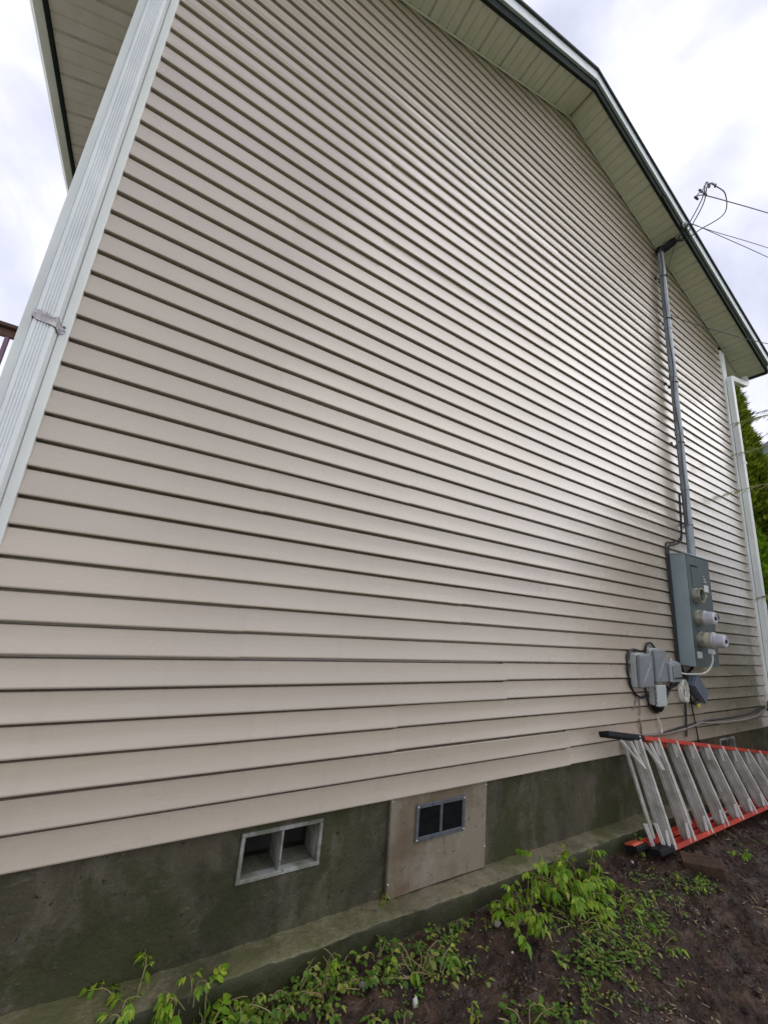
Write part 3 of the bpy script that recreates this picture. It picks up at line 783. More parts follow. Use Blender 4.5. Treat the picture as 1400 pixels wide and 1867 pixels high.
# ------------------------------------------------------------------ electrical service
mast = thing('service_mast', 'galvanised conduit mast with weatherhead rising from the grey meter panel to the eave', 'conduit', (5.40, -0.06, 2.28))
CX, CY = 5.405, -0.075
b = MB(); b.tube([(CX, CY, 2.275), (CX, CY, 4.6), (CX, CY, 6.36)], 0.037, 16); b.build('pipe', M['galv'], mast, smooth=True)
for z in (3.05, 3.72, 4.47, 5.15):
    b = MB(); b.lathe([(0.037, 0), (0.0425, 0.001), (0.0425, 0.055), (0.037, 0.056)], (CX, CY, z), (0, 0, 1), 16); b.build('coupling', M['galv'], mast, smooth=True)
for z in (2.65, 3.62, 4.40, 5.30, 5.95):
    b = MB(); b.tube([(CX + 0.041 * math.cos(a), CY + 0.041 * math.sin(a), z) for a in [R(180 + 20 * i) for i in range(10)]], 0.006, 6)
    b.box((CX - 0.075, -0.019, z - 0.014), (CX - 0.036, -0.012, z + 0.014)); b.box((CX + 0.036, -0.019, z - 0.014), (CX + 0.075, -0.012, z + 0.014))
    s_ = b.build('strap', M['boot'] if z > 3.6 else M['galv'], mast)
# thin sheathed cable strapped along the pipe
b = MB(); pts = []
for i in range(60):
    z = 6.35 - i * 0.063
    pts.append((CX - 0.044 + 0.012 * math.sin(i * 0.5), CY - 0.012 - 0.014 * (1 + math.sin(i * 0.31)) * 0.5, z))
b.tube(pts, 0.008, 6); b.build('strapped_cable', M['greyc'], mast, smooth=True)
# weatherhead: hooded cap leaning outwards
b = MB(); d = Vector((0.35, -0.55, 0.45)).normalized(); o0 = Vector((CX, CY, 6.36))
b.lathe([(0.046, -0.03), (0.052, 0.0), (0.054, 0.03), (0.050, 0.05), (0.0, 0.055)], o0, (0, 0, 1), 16)
b.tube([o0 + Vector((0, 0, .02)), o0 + d * 0.07, o0 + d * 0.14, o0 + d * 0.20], 0.052, 14, 0.044)
b.build('weatherhead', M['boot'], mast, smooth=True)
head = o0 + d * 0.19
tip = Vector((5.60, -0.66, 7.00)); tip2 = Vector((5.38, -0.66, 6.82))
def wire(name, pts, r, mt, label, grp=None, n=6, sub=6):
    b = MB(); b.tube(smooth_path(pts, sub), r, n); o = b.build(name, mt, smooth=True); return tag(o, label, 'cable' if 'wire' not in name else 'wire', grp)
lead_pts = [
    [head, head + Vector((0.06, -0.10, -0.03)), (5.62, -0.44, 6.52), (5.84, -0.64, 6.74), (5.76, -0.70, 6.94), tip],
    [head, head + Vector((0.04, -0.07, 0.02)), (5.50, -0.40, 6.62), (5.47, -0.55, 6.80), (5.36, -0.64, 6.88), tip2],
    [head, head + Vector((0.05, -0.09, 0.0)), (5.53, -0.42, 6.60), (5.48, -0.56, 6.74), (5.42, -0.64, 6.90), tip]]
for k, p in enumerate(lead_pts):
    b = MB(); b.tube(smooth_path(p, 8), 0.0062, 7); b.build('lead_wire', M['black'], mast, smooth=True)
for p in (tip, tip2, Vector((5.05, -0.62, 6.42)), Vector((5.20, -0.66, 6.55)), Vector((5.22, -0.62, 6.66))):
    b = MB(); a = (Vector((0.2, -0.1, 1)) if p in (tip, tip2) else Vector((0.9, -0.2, -.25))).normalized()
    b.lathe([(0.0, -0.035), (0.008, -0.03), (0.013, -0.02), (0.013, 0.02), (0.008, 0.03), (0, 0.035)], p, a, 10); b.build('splice', M['greyc'], mast, smooth=True)
# service drop: triplex cable from the splices out to the street
drop_dir = Vector((7.941, -0.6, 7.821)) - Vector((4.90, -0.62, 6.18))
far = Vector((16.0, -2.4, 12.4))
wire('service_wire', [(5.02, -0.62, 6.42), (5.20, -0.66, 6.53), (6.0, -0.75, 6.90), (8.0, -0.98, 7.80), (12.0, -1.5, 9.6), (20, -2.6, 13.0)], 0.0065, M['greyc'],
     'thick service drop wire running from the splices out over the right edge', 'overhead wires')
wire('service_wire', [(5.05, -0.62, 6.42), (5.10, -0.60, 6.50), (5.22, -0.64, 6.66), tip2], 0.006, M['greyc'],
     'short looped jumper wire between the two splices above the eave', 'overhead wires')
wire('service_wire', [(5.20, -0.66, 6.55), (5.22, -0.66, 6.70), (5.42, -0.68, 6.88), tip], 0.006, M['greyc'],
     'longer looped jumper wire reaching the highest splice', 'overhead wires')
ins = thing('wire_insulator', 'small white porcelain insulator on the dark fascia where the phone wires tie off', 'insulator', (5.44, -0.33, 6.56))
b = MB(); b.lathe([(0, 0), (0.026, 0.0), (0.034, 0.012), (0.022, 0.022), (0.034, 0.034), (0.026, 0.05), (0, 0.05)], (5.44, -0.335, 6.56), (0, -1, 0), 12); b.build('knob', M['label'], ins, smooth=True)
b = MB(); b.tube([(5.44, -0.325, 6.56), (5.44, -0.40, 6.56)], 0.006, 6); b.build('bolt', M['zinc'], ins)
hook = Vector((5.44, -0.40, 6.55))
wire('telephone_wire', [hook, (5.9, -0.47, 6.68), (8.2, -0.8, 7.42), (14, -1.6, 9.1)], 0.0045, M['greyc'], 'upper of the two thin phone wires leaving the insulator', 'phone wires')
wire('telephone_wire', [hook, (5.9, -0.47, 6.66), (8.2, -0.86, 7.03), (14, -1.85, 7.75)], 0.0045, M['greyc'], 'lower of the two thin phone wires leaving the insulator', 'phone wires')
for k, p in enumerate(([hook, (5.40, -0.28, 6.44), (5.38, -0.12, 6.44)], [hook, (5.44, -0.26, 6.43), (5.44, -0.10, 6.40)], [hook, (5.46, -0.22, 6.36), (5.47, -0.06, 5.9)])):
    wire('tie_wire', p, 0.004, M['black'], ['left tie wire', 'middle tie wire', 'right, longest tie wire'][k] + ' slung from the insulator under the soffit to the mast', 'tie wires under the soffit')
wire('telephone_wire', [(CX + .045, -0.03, 5.56), (5.70, -0.06, 5.50), (6.4, -0.34, 5.42), (7.2, -0.62, 5.44), (9.5, -1.3, 5.7)], 0.005, M['greyc'], 'single wire crossing in front of the soffit from the clip beside the mast', 'phone wires')
b = MB(); b.tube([(5.52, -0.015, 5.545), (5.56, -0.03, 5.53), (5.62, -0.03, 5.52)], 0.008, 6); b.box((5.57, -0.045, 5.50), (5.60, -0.012, 5.56))
tag(b.build('cable_clip', M['boot']), 'small black wire clip on the siding right of the mast', 'clip')

# meter panel
mp_ = thing('meter_panel', 'tall grey steel meter panel with three sockets mounted on the siding', 'electrical panel', (5.30, 0.0, 1.20))
PX0, PX1, PZ0, PZ1, PD = 5.045, 5.565, 1.20, 2.275, -0.152
b = MB(); b.box((PX0, PD, PZ0), (PX1, -0.016, PZ1)); b.build('enclosure', M['panel'], mp_, bevel=0.003)
b = MB(); b.prism([(PX0 - .004, -0.012), (PX0 - .004, PD - .012), (PX1 + .004, PD - .012), (PX1 + .004, -0.012)], lambda p: (p[0], p[1], PZ1 + .001), lambda p: (p[0], p[1], PZ1 + .012)); b.build('rain_cap', M['panel'], mp_, bevel=0.002)
b = MB(); b.box((PX0 + .004, PD - .005, PZ0 + .004), (PX1 - .004, PD - .001, PZ1 - .004)); b.build('front_cover', M['panel_shaded'], mp_, bevel=0.0015)
b = MB(); b.box((5.135, PD - .010, 1.955), (5.275, PD - .0055, 2.175)); br = b.build('breaker_door', M['panel_shaded'], mp_, bevel=0.004)
b = MB(); b.box((5.13, PD - .016, 2.165), (5.26, PD - .0055, 2.174)); b.build('door_handle', M['boot'], br)
b = MB(); b.box((5.39, PD - .0068, 1.93), (5.49, PD - .0052, 2.00)); b.build('rating_label', M['label'], mp_)
b = MB(); b.box((5.09, PD - .0066, 1.28), (5.19, PD - .0052, 1.34)); b.build('warning_label', M['label'], mp_)
for k, z in enumerate((2.085, 2.055, 2.03)):
    b = MB(); b.box((5.40, PD - .0066, z), (5.42 + .02 * k, PD - .0052, z + .010)); b.build('sticker', M['label'], mp_)
b = MB(); b.box((PX0 + .10, PD - .020, 1.50), (PX0 + .16, PD - .0055, 1.53)); b.build('hasp', M['panel_shaded'], mp_, bevel=.002)
for (x, z) in ((5.08, 1.24), (5.53, 1.24), (5.08, 2.24), (5.53, 2.24), (5.08, 1.75), (5.53, 1.75)): screw(x, PD - .0052, z, mp_, .006)
yf = PD - .005
def socket(z, kind):
    x = 5.178; g = .88
    b = MB(); b.lathe([(0.084 * g, 0), (0.084 * g, 0.022), (0.078 * g, 0.024), (0.078 * g, 0.045), (0.083 * g, 0.047), (0.083 * g, 0.060), (0.070 * g, 0.060), (0.070 * g, 0.005), (0, 0.005)], (x, yf, z), (0, -1, 0), 28)
    s_ = b.build('meter_socket', M['ringm'], mp_, smooth=True)
    b = MB(); b.box((x + 0.06, yf - .064, z - 0.012), (x + 0.10, yf - .040, z + 0.012)); b.build('latch', M['ringm'], s_, bevel=.002)
    if kind == 0:
        b = MB(); b.lathe([(0.066 * g, 0.008), (0.066 * g, 0.02), (0, 0.02)], (x, yf, z), (0, -1, 0), 20); b.build('blank', M['boot'], s_)
        b = MB()
        for dx in (-.03, .03):
            for dz in (-.03, .03): b.box((x + dx - .006, yf - .05, z + dz - .012), (x + dx + .006, yf - .0205, z + dz + .012))
        b.build('jaw', M['zinc'], s_)
    else:
        off = 0.062
        if kind == 2:
            b = MB(); b.lathe([(0.080 * g, 0.060), (0.080 * g, 0.100), (0.086 * g, 0.102), (0.086 * g, 0.120), (0.07 * g, 0.122), (0, 0.122)], (x, yf, z), (0, -1, 0), 28); b.build('adapter_collar', M['meter_b'], s_, smooth=True)
            b = MB(); b.lathe([(0.0865 * g, 0.103), (0.088 * g, 0.105), (0.088 * g, 0.117), (0.0865 * g, 0.119)], (x, yf, z), (0, -1, 0), 28); b.build('adapter_band', M['meter_w'], s_, smooth=True)
            b = MB(); b.box((x - .028, yf - .105, z - .125), (x + .022, yf - .065, z - .081)); b.build('cable_port', M['label'], s_, bevel=.003)
            off = 0.122
        b = MB(); b.lathe([(0.078 * g, off), (0.078 * g, off + .010), (0.072 * g, off + .012), (0.070 * g, off + .066), (0.066 * g, off + .078), (0.055 * g, off + .084), (0.040 * g, off + .085), (0.038 * g, off + .080), (0, off + .080)], (x, yf, z), (0, -1, 0), 28)
        b.build('meter', M['meter_w'], s_, smooth=True)
        b = MB(); b.box((x - .022, yf - off - .084, z - .016), (x + .022, yf - off - .0805, z + .014)); b.build('display', M['boot'], s_)
socket(1.875, 0); socket(1.660, 1); socket(1.455, 2)
b = MB(); b.tube([(PX1 - .02, PD - .004, 1.69), (PX1 + .03, PD - .02, 1.71), (PX1 + .05, PD - .02, 1.68), (PX1 + .045, PD, 1.63), (PX1 - .01, PD + .03, 1.60)], 0.008, 6); b.build('seal_loop', M['boot'], mp_, smooth=True)

# small utility boxes
def rbox(b, x0, x1, y0, y1, z0, z1, arch=0.0, n=6):
    """box whose top edge bows up by arch"""
    poly = [(x0, z0), (x1, z0), (x1, z1 - arch)] + [(x1 + (x0 - x1) * i / n, z1 - arch * (2 * i / n - 1) ** 2) for i in range(1, n)] + [(x0, z1 - arch)]
    b.prism(poly, lambda p: (p[0], y0, p[1]), lambda p: (p[0], y1, p[1])); return b
UG = 'grey utility boxes left of the meter panel'
def comms_box(x0, x1, z0, z1, label):
    t = thing('junction_box', label, 'utility box', ((x0 + x1) / 2, 0, z0), UG)
    b = MB(); rbox(b, x0, x1, -0.062, -0.016, z0, z1, 0.012); b.build('back_box', M['box_pale'], t, bevel=.004)
    b = MB(); rbox(b, x0 + .004, x1 - .002, -0.098, -0.064, z0 + .004, z1 - .004, 0.014); lid = b.build('lid', M['box_lid'], t, bevel=.010)
    w, h = x1 - x0, z1 - z0
    for dx in (0.0, 0.018):   # raised swoosh ribs
        q = MB(); q.tube(smooth_path([(x0 + .18 * w, -0.099, z0 + .12 * h + dx), (x0 + .52 * w, -0.099, z0 + .42 * h + dx), (x0 + .74 * w + dx, -0.099, z0 + .72 * h), (x0 + .72 * w + dx, -0.099, z1 - .06 * h)], 5), 0.0035, 6); q.build('rib', M['box'], lid)
    q = MB(); q.tube([(x0 + .18 * w, -0.099, z0 + .12 * h), (x0 + .16 * w, -0.099, z1 - .12 * h)], 0.003, 6); q.build('rib', M['box'], lid)
    q = MB(); q.box((x0 - .005, -0.07, z0 + .03), (x0 - .0005, -0.045, z0 + .055)); q.build('latch', M['box_pale'], t)
comms_box(4.165, 4.385, 1.018, 1.295, 'grey box with swoosh ribbed lid, leftmost of the utility boxes')
comms_box(4.425, 4.625, 1.055, 1.342, 'grey box with swoosh ribbed lid, mounted highest, second of the utility boxes')
t = thing('junction_box', 'small grey box with arched top and recessed door beside the panel bottom', 'utility box', (4.80, 0, 1.05), UG)
b = MB(); rbox(b, 4.705, 4.915, -0.085, -0.016, 1.055, 1.240, 0.022); b.build('body', M['box'], t, bevel=.008)
b = MB(); rbox(b, 4.742, 4.898, -0.094, -0.086, 1.080, 1.212, 0.016); dd_ = b.build('door', M['box_lid'], t, bevel=.003)
b = MB(); b.box((4.755, -0.0975, 1.088), (4.885, -0.0945, 1.098)); b.build('door_lip', M['boot'], dd_)
b = MB(); b.lathe([(0.012, 0), (0.012, .02), (0, .02)], (4.80, -0.05, 1.238), (0, 0, 1), 10); b.build('gland', M['box_pale'], t)
t = thing('junction_box', 'pale grey plain box with a dark slot, below the two ribbed boxes', 'utility box', (4.5, 0, .86), UG)
b = MB(); b.box((4.435, -0.062, .868), (4.585, -0.016, 1.034)); b.build('back_box', M['box_pale'], t, bevel=.006)
b = MB(); b.box((4.430, -0.094, .862), (4.590, -0.066, 1.038)); lid = b.build('lid', M['box_pale'], t, bevel=.010)
b = MB()
for k in range(4): b.box((4.4285, -0.083, .885 + k * .036), (4.4302, -0.078, .905 + k * .036))
b.build('slot', M['boot'], lid)
b = MB(); b.lathe([(0, 0), (0.05, 0), (0.052, .01), (0.03, .045), (0, .05)], (4.50, -0.05, .862), (0, 0, -1), 12); b.build('boot_cover', M['boot'], t, smooth=True)
t = thing('junction_box', 'blue grey box hanging tilted below the meter panel', 'utility box', (5.28, 0, .92), UG)
rt = Matrix.Rotation(R(38), 3, 'Y')
b = MB(); b.box((5.14, -0.082, .918), (5.42, -0.022, 1.062), rot=rt, piv=(5.28, -0.05, .99)); b.build('body', M['box_blue'], t, bevel=.008)
b = MB(); b.box((5.145, -0.093, .925), (5.415, -0.0825, 1.055), rot=rt, piv=(5.28, -0.05, .99)); b.build('lid', M['box_blue'], t, bevel=.004)
b = MB(); b.lathe([(0.010, 0), (0.016, .015), (0.014, .035), (0, .04)], (5.275, -0.05, .85), (0, 0, -1), 8)
tag(b.build('wire_nut', M['yellow'], smooth=True), 'yellow wire nut dangling under the tilted blue grey box', 'wire nut')

# cables round the boxes
wire('black_cable', [(5.345, -0.04, 3.0), (5.34, -0.03, 2.62), (5.30, -0.028, 2.46), (5.16, -0.026, 2.40), (5.03, -0.026, 2.36), (5.005, -0.026, 2.22), (5.01, -0.026, 1.80), (5.015, -0.026, 1.30), (5.02, -0.026, 1.10)], 0.010, M['black'], 'thick black cable hugging the left edge of the meter panel', 'black cables')
wire('black_cable', [(5.355, -0.026, 2.66), (5.32, -0.022, 2.50), (5.15, -0.020, 2.425), (4.985, -0.022, 2.38), (4.97, -0.022, 2.20), (4.985, -0.022, 1.75), (4.99, -0.022, 1.25), (5.03, -0.03, 1.12)], 0.008, M['black'], 'thinner black cable outside the thick one along the panel', 'black cables')
wire('black_cable', [(4.33, -0.03, 1.305), (4.20, -0.025, 1.32), (4.125, -0.022, 1.27), (4.115, -0.022, 1.12), (4.16, -0.022, 1.00), (4.28, -0.022, .93), (4.42, -0.022, .94)], 0.010, M['black'], 'black cable curving round the left side of the leftmost utility box', 'black cables')
wire('black_cable', [(4.40, -0.03, 1.30), (4.43, -0.03, 1.36), (4.50, -0.03, 1.385), (4.57, -0.03, 1.345)], 0.010, M['black'], 'short black cable arching over the highest utility box', 'black cables')
wire('black_cable', [(4.36, -0.03, 1.02), (4.38, -0.03, .92), (4.42, -0.03, .86), (4.52, -0.03, .80), (4.62, -0.03, .84), (4.76, -0.03, .96), (4.86, -0.03, 1.06)], 0.009, M['black'], 'black cable looping under the pale plain box', 'black cables')
wire('black_cable', [(5.00, -0.05, 1.19), (5.05, -0.05, 1.12), (5.10, -0.05, 1.0), (5.12, -0.05, .90), (5.20, -0.05, .85), (5.28, -0.05, .88)], 0.012, M['black'], 'black cable dropping behind the tilted blue grey box', 'black cables')
wire('black_cable', [(4.68, -0.03, 1.02), (4.78, -0.04, 1.0), (4.90, -0.04, 1.03), (5.02, -0.04, 1.08), (5.18, -0.04, 1.14), (5.3, -0.04, 1.2)], 0.012, M['black'], 'black cable passing under the meter panel bottom', 'black cables')
b = MB()
for k in range(7):
    rs = random.Random(k); pts = []
    for i in range(25):
        a = 2 * math.pi * i / 24
        pts.append((5.005 + (0.058 + .006 * rs.uniform(-1, 1)) * math.cos(a) + .004 * k, -0.035 - .004 * k + .003 * rs.uniform(-1, 1), .970 + (.095 + .006 * rs.uniform(-1, 1)) * math.sin(a)))
    b.tube(pts, 0.0042, 5, cap=False)
tag(b.build('cable_coil', M['whitec'], smooth=True), 'coil of white cable hanging below the arched grey box', 'cable coil')
wire('white_cable', [(5.175, PD - .09, 1.335), (5.175, PD - .09, 1.27), (5.15, PD - .07, 1.20), (5.08, PD - .04, 1.15), (4.98, PD + .04, 1.13), (4.90, PD + .08, 1.135)], 0.007, M['whitec'], 'white cable sweeping from the lowest meter to the arched box', 'white cables')
wire('white_cable', [(4.60, -0.03, 1.05), (4.595, -0.03, .98), (4.60, -0.03, .90), (4.56, -0.04, .82)], 0.006, M['whitec'], 'short white cable beside the pale plain box', 'white cables')
wire('white_cable', [(4.53, -0.028, .765), (4.555, -0.035, .72), (4.575, -0.035, .67), (4.56, -0.04, .635)], 0.006, M['whitec'], 'white cable end poking out of the siding above the ladder', 'white cables')
wire('taupe_cable', [(4.17, -0.022, .665 + .17), (4.25, -0.022, .95), (4.265, -0.022, .83), (4.255, -0.022, .79)], 0.005, M['brownc'], 'thin taupe cable dropping below the leftmost box', 'taupe cables')
wire('taupe_cable', [(4.245, -0.022, .765), (4.26, -0.024, .70), (4.27, -0.024, .60), (4.285, -0.024, .50)], 0.007, M['brownc'], 'taupe cable coming out of the siding behind the black ladder boot', 'taupe cables')
wire('black_cable', [(5.065, -0.028, .88), (5.06, -0.028, .76), (5.045, -0.028, .66), (5.03, -0.028, .57)], 0.009, M['black'], 'straight black cable stub hanging under the white coil', 'black cables')
wire('black_cable', [(5.19, -0.028, .86), (5.20, -0.028, .80), (5.235, -0.028, .66), (5.27, -0.028, .50)], 0.006, M['black'], 'thin black cable slanting down to the ladder rail', 'black cables')
wire('taupe_cable', [(3.95, -0.030, .655), (4.40, -0.026, .628), (4.75, -0.024, .622), (5.10, -0.024, .640), (5.35, -0.024, .668), (5.55, -0.024, .652), (5.9, -0.024, .640), (6.4, -0.024, .636), (6.75, -0.024, .655), (7.0, -0.026, .705), (7.05, -0.03, .73)], 0.013, M['brownc'], 'long taupe cable running along the lowest siding course', 'taupe cables')
wire('black_cable', [(4.3, -0.028, .606), (4.75, -0.024, .640), (5.10, -0.022, .660), (5.5, -0.022, .678), (6.1, -0.022, .676), (6.7, -0.022, .700), (7.02, -0.024, .74), (7.13, -0.028, .70), (7.16, -0.03, .80)], 0.009, M['black'], 'long black cable just above the taupe one on the lowest course', 'black cables')

# ------------------------------------------------------------------ step ladder lying on its side
lad = thing('step_ladder', 'red fibreglass step ladder lying on its side against the foundation', 'ladder', (3.62, -0.33, 0.02))
LX0, LX1 = 3.60, 6.95
def low(x):  return Vector((x, -0.325, 0.030 - 0.006 * max(0, x - 4)))
def upp(x):  return Vector((x, -0.125, 0.735 - (x - 3.6) * 0.135))
def ch_rail(p, q, out_dir, name, w=0.085, t=0.028, th=0.005, mt=None, dy=Vector((0, 0, 0))):
    """C channel from p to q; web faces out_dir, flanges point inwards"""
    p, q = p + dy, q + dy
    d = (q - p).normalized(); o = (out_dir - d * out_dir.dot(d)).normalized(); s = d.cross(o)
    sec = [(-w/2, 0), (w/2, 0), (w/2, -t), (w/2 - th, -t), (w/2 - th, -th), (-w/2 + th, -th), (-w/2 + th, -t), (-w/2, -t)]
    b = MB(); b.prism(sec, lambda c: p + s * c[0] + o * c[1], lambda c: q + s * c[0] + o * c[1])
    return b.build(name, mt or M['red'], lad)
axis = (upp(4.5) - low(4.5)).normalized()            # from lower rail to upper rail
back = Vector((0, axis.z, -axis.y))                    # towards the wall
REAR = back * 0.118
ch_rail(upp(LX0 + .42), upp(LX1), axis, 'rail'); ch_rail(low(LX0 + .32), low(LX1), -axis, 'rail')
ch_rail(upp(LX0 + .55) - axis * .02, upp(LX1) - axis * .02, axis, 'rear_rail', w=0.07, dy=REAR)
ch_rail(low(LX0 + .22) + axis * .02, low(LX1) + axis * .02, -axis, 'rear_rail', w=0.07, dy=REAR)
# black moulded boots
for (p, q, o_) in ((upp(LX0 - .06), upp(LX0 + .42), axis), (low(LX0 + .15), low(LX0 + .33), -axis)):
    d = (q - p).normalized(); u = (o_ - d * o_.dot(d)).normalized(); s_ = d.cross(u)
    b = MB(); b.prism([(-.046, .005), (.046, .005), (.046, -.034), (-.046, -.034)], lambda c: p + s_ * c[0] * .9 + u * (c[1] * 1.0), lambda c: q + s_ * c[0] + u * c[1])
    k = b.build('boot', M['boot'], lad, bevel=.008)
b = MB(); b.prism([(-.045, .006), (.045, .006), (.045, -.03), (-.045, -.03)], lambda c: low(LX0 + .08) + REAR + axis * (.02 - c[1]) + back * c[0], lambda c: low(LX0 + .23) + REAR + axis * (.02 - c[1]) + back * c[0]); b.build('boot', M['boot'], lad, bevel=.008)
b = MB(); b.prism([(-.036, -.031), (.036, -.031), (.034, -.044), (-.024, -.044)], lambda c: low(LX0 + .07) + REAR + axis * (.02 - c[1]) + back * c[0], lambda c: low(LX0 + .20) + REAR + axis * (.02 - c[1]) + back * c[0]); k = b.build('boot_cap', M['orange'], lad, bevel=.004)
# flat aluminium treads (channel: plate with two turned flanges) and their braces
for i in range(11):
    x = 3.93 + 0.288 * i
    p, q = low(x) + axis * .006, upp(x) - axis * .006
    d = (q - p).normalized(); s_ = X3
    sec = [(-.045, .026), (-.045, 0), (-.030, 0), (-.028, -.0025), (-.022, -.0025), (-.020, 0), (.020, 0), (.022, -.0025), (.028, -.0025), (.030, 0), (.045, 0), (.045, .026), (.042, .026), (.042, .004), (-.042, .004), (-.042, .026)]
    b = MB(); b.prism(sec, lambda c: p + back * c[0] + s_ * c[1], lambda c: q + back * c[0] + s_ * c[1]); tr_ = b.build('tread', M['alu'], lad)
    b = MB(); b.beam(q - axis * .015 - s_ * .035 - back * .03, q - axis * .115 - s_ * .012 - back * .01, .004, .018, up=back); b.build('brace', M['alu_clean'], tr_)
    b = MB(); b.beam(p + axis * .0 - s_ * .055 - back * .035, p + axis * .105 - s_ * .012 - back * .034, .004, .016, up=back); b.build('brace', M['alu_clean'], tr_)
for (xa, xb) in ((3.70, 3.90), (3.83, 3.90), (4.02, 4.15), (4.11, 4.17)):
    b = MB(); b.beam(upp(xa) - axis * .045 - back * .02, upp(xb) - axis * .22 - back * .02, .005, .020, up=back); b.build('knee_brace', M['alu_clean'], lad)
for x, yy in ((3.84, .03), (3.885, -.02), (3.965, -.05)):
    b = MB(); b.beam(low(x) + axis * .022 + back * (yy + .02), low(x) + axis * .155 + back * (yy + .02) - X3 * .012, .005, .024, up=back); b.build('knee_brace', M['alu_clean'], lad)
# rear horizontals and spreader bar
for i in range(5):
    x = 3.985 + .576 * i
    b = MB(); b.beam(low(x) + REAR + axis * .03, upp(x) + REAR - axis * .03, .012, .034, up=X3); b.build('rear_bar', M['alu'], lad)
b = MB(); b.beam(low(4.55) + axis * .05 + back * .05, low(5.35) + axis * .06 + back * .05, .022, .005, up=axis); b.build('spreader', M['alu'], lad)
b = MB(); b.beam(upp(4.9) - axis * .05 + back * .05, upp(5.6) - axis * .06 + back * .05, .022, .005, up=axis); b.build('spreader', M['alu'], lad)
b = MB(); b.box((-.07, -.17, -.012), (.0, .10, .05)); 
cap = MB(); cap.prism([(-.07, 0), (.15, 0), (.15, .10), (-.07, .10)], lambda c: low(LX1) + back * c[0] + X3 * c[1] - axis * .01, lambda c: upp(LX1) + back * c[0] + X3 * c[1] + axis * .01); cap.build('top_cap', M['red'], lad, bevel=.01)

# ------------------------------------------------------------------ things on the soil
def rock(name, c, s, mt, label, seed, cat='stone', grp=None, rotz=0.0):
    bm = bmesh.new(); bmesh.ops.create_icosphere(bm, subdivisions=2, radius=1)
    for v_ in bm.verts:
        n_ = 1 + .35 * noise.noise(v_.co * 1.3 + Vector((seed * 3.1, 0, 0)))
        p = v_.co * n_; p = Vector((p.x * s[0], p.y * s[1], p.z * s[2])); v_.co = Matrix.Rotation(rotz, 3, 'Z') @ p + vec(c)
    me = bpy.data.meshes.new(name); bm.to_mesh(me); bm.free(); me.materials.append(mt)
    o = link(name, me); return tag(o, label, cat, grp)
def brick(c, rot, label):
    b = MB(); b.box((-.11, -.055, -.045), (.11, .055, .045)); o = b.build('loose_brick', M['brick'], bevel=.006)
    for v_ in o.data.vertices: v_.co += Vector((noise.noise(v_.co * 30), noise.noise(v_.co * 31 + Vector((7, 0, 0))), noise.noise(v_.co * 29 + Vector((0, 9, 0))))) * .004
    o.location = c; o.rotation_euler = rot; return tag(o, label, 'brick')
brick((3.97, -.500, .008), (R(10), R(-8), R(-62)), 'red brown brick lying half sunk in soil beside the ladder rail')
rock('white_stone', (1.691, -.428, .002), (.011, .008, .020), M['stone'], 'white upright stone chip in the soil near the bottom edge', 1, grp='pale stones in the soil')
for k, (x, y, s_, lb) in enumerate(((2.27, -.40, .007, 'small pale stone left of the big weed clump'), (3.62, -.24, .010, 'pale flat stone beside the orange ladder foot'),
                                   (2.02, -.36, .006, 'tiny pale stone under the spreading vine weed'), (3.05, -.47, .007, 'tiny pale stone right of the big weed clump'))):
    rock('pale_stone', (x, y, soil_h(x, y) + .004), (s_, s_ * .8, s_ * .6), M['stone'], lb, 10 + k, grp='pale stones in the soil')
for k, (x, y, s_, lb) in enumerate(((1.55, -.27, .020, 'dark grey stone against the footing left of the panel'), (2.33, -.25, .022, 'grey stone against the footing right of the panel'), (0.98, -.25, .024, 'dark stone against the footing by the left weeds'))):
    rock('grey_stone', (x, y, soil_h(x, y) + .006), (s_, s_ * .8, s_ * .6), M['stone_dk'], lb, 30 + k, grp='grey stones along the footing')

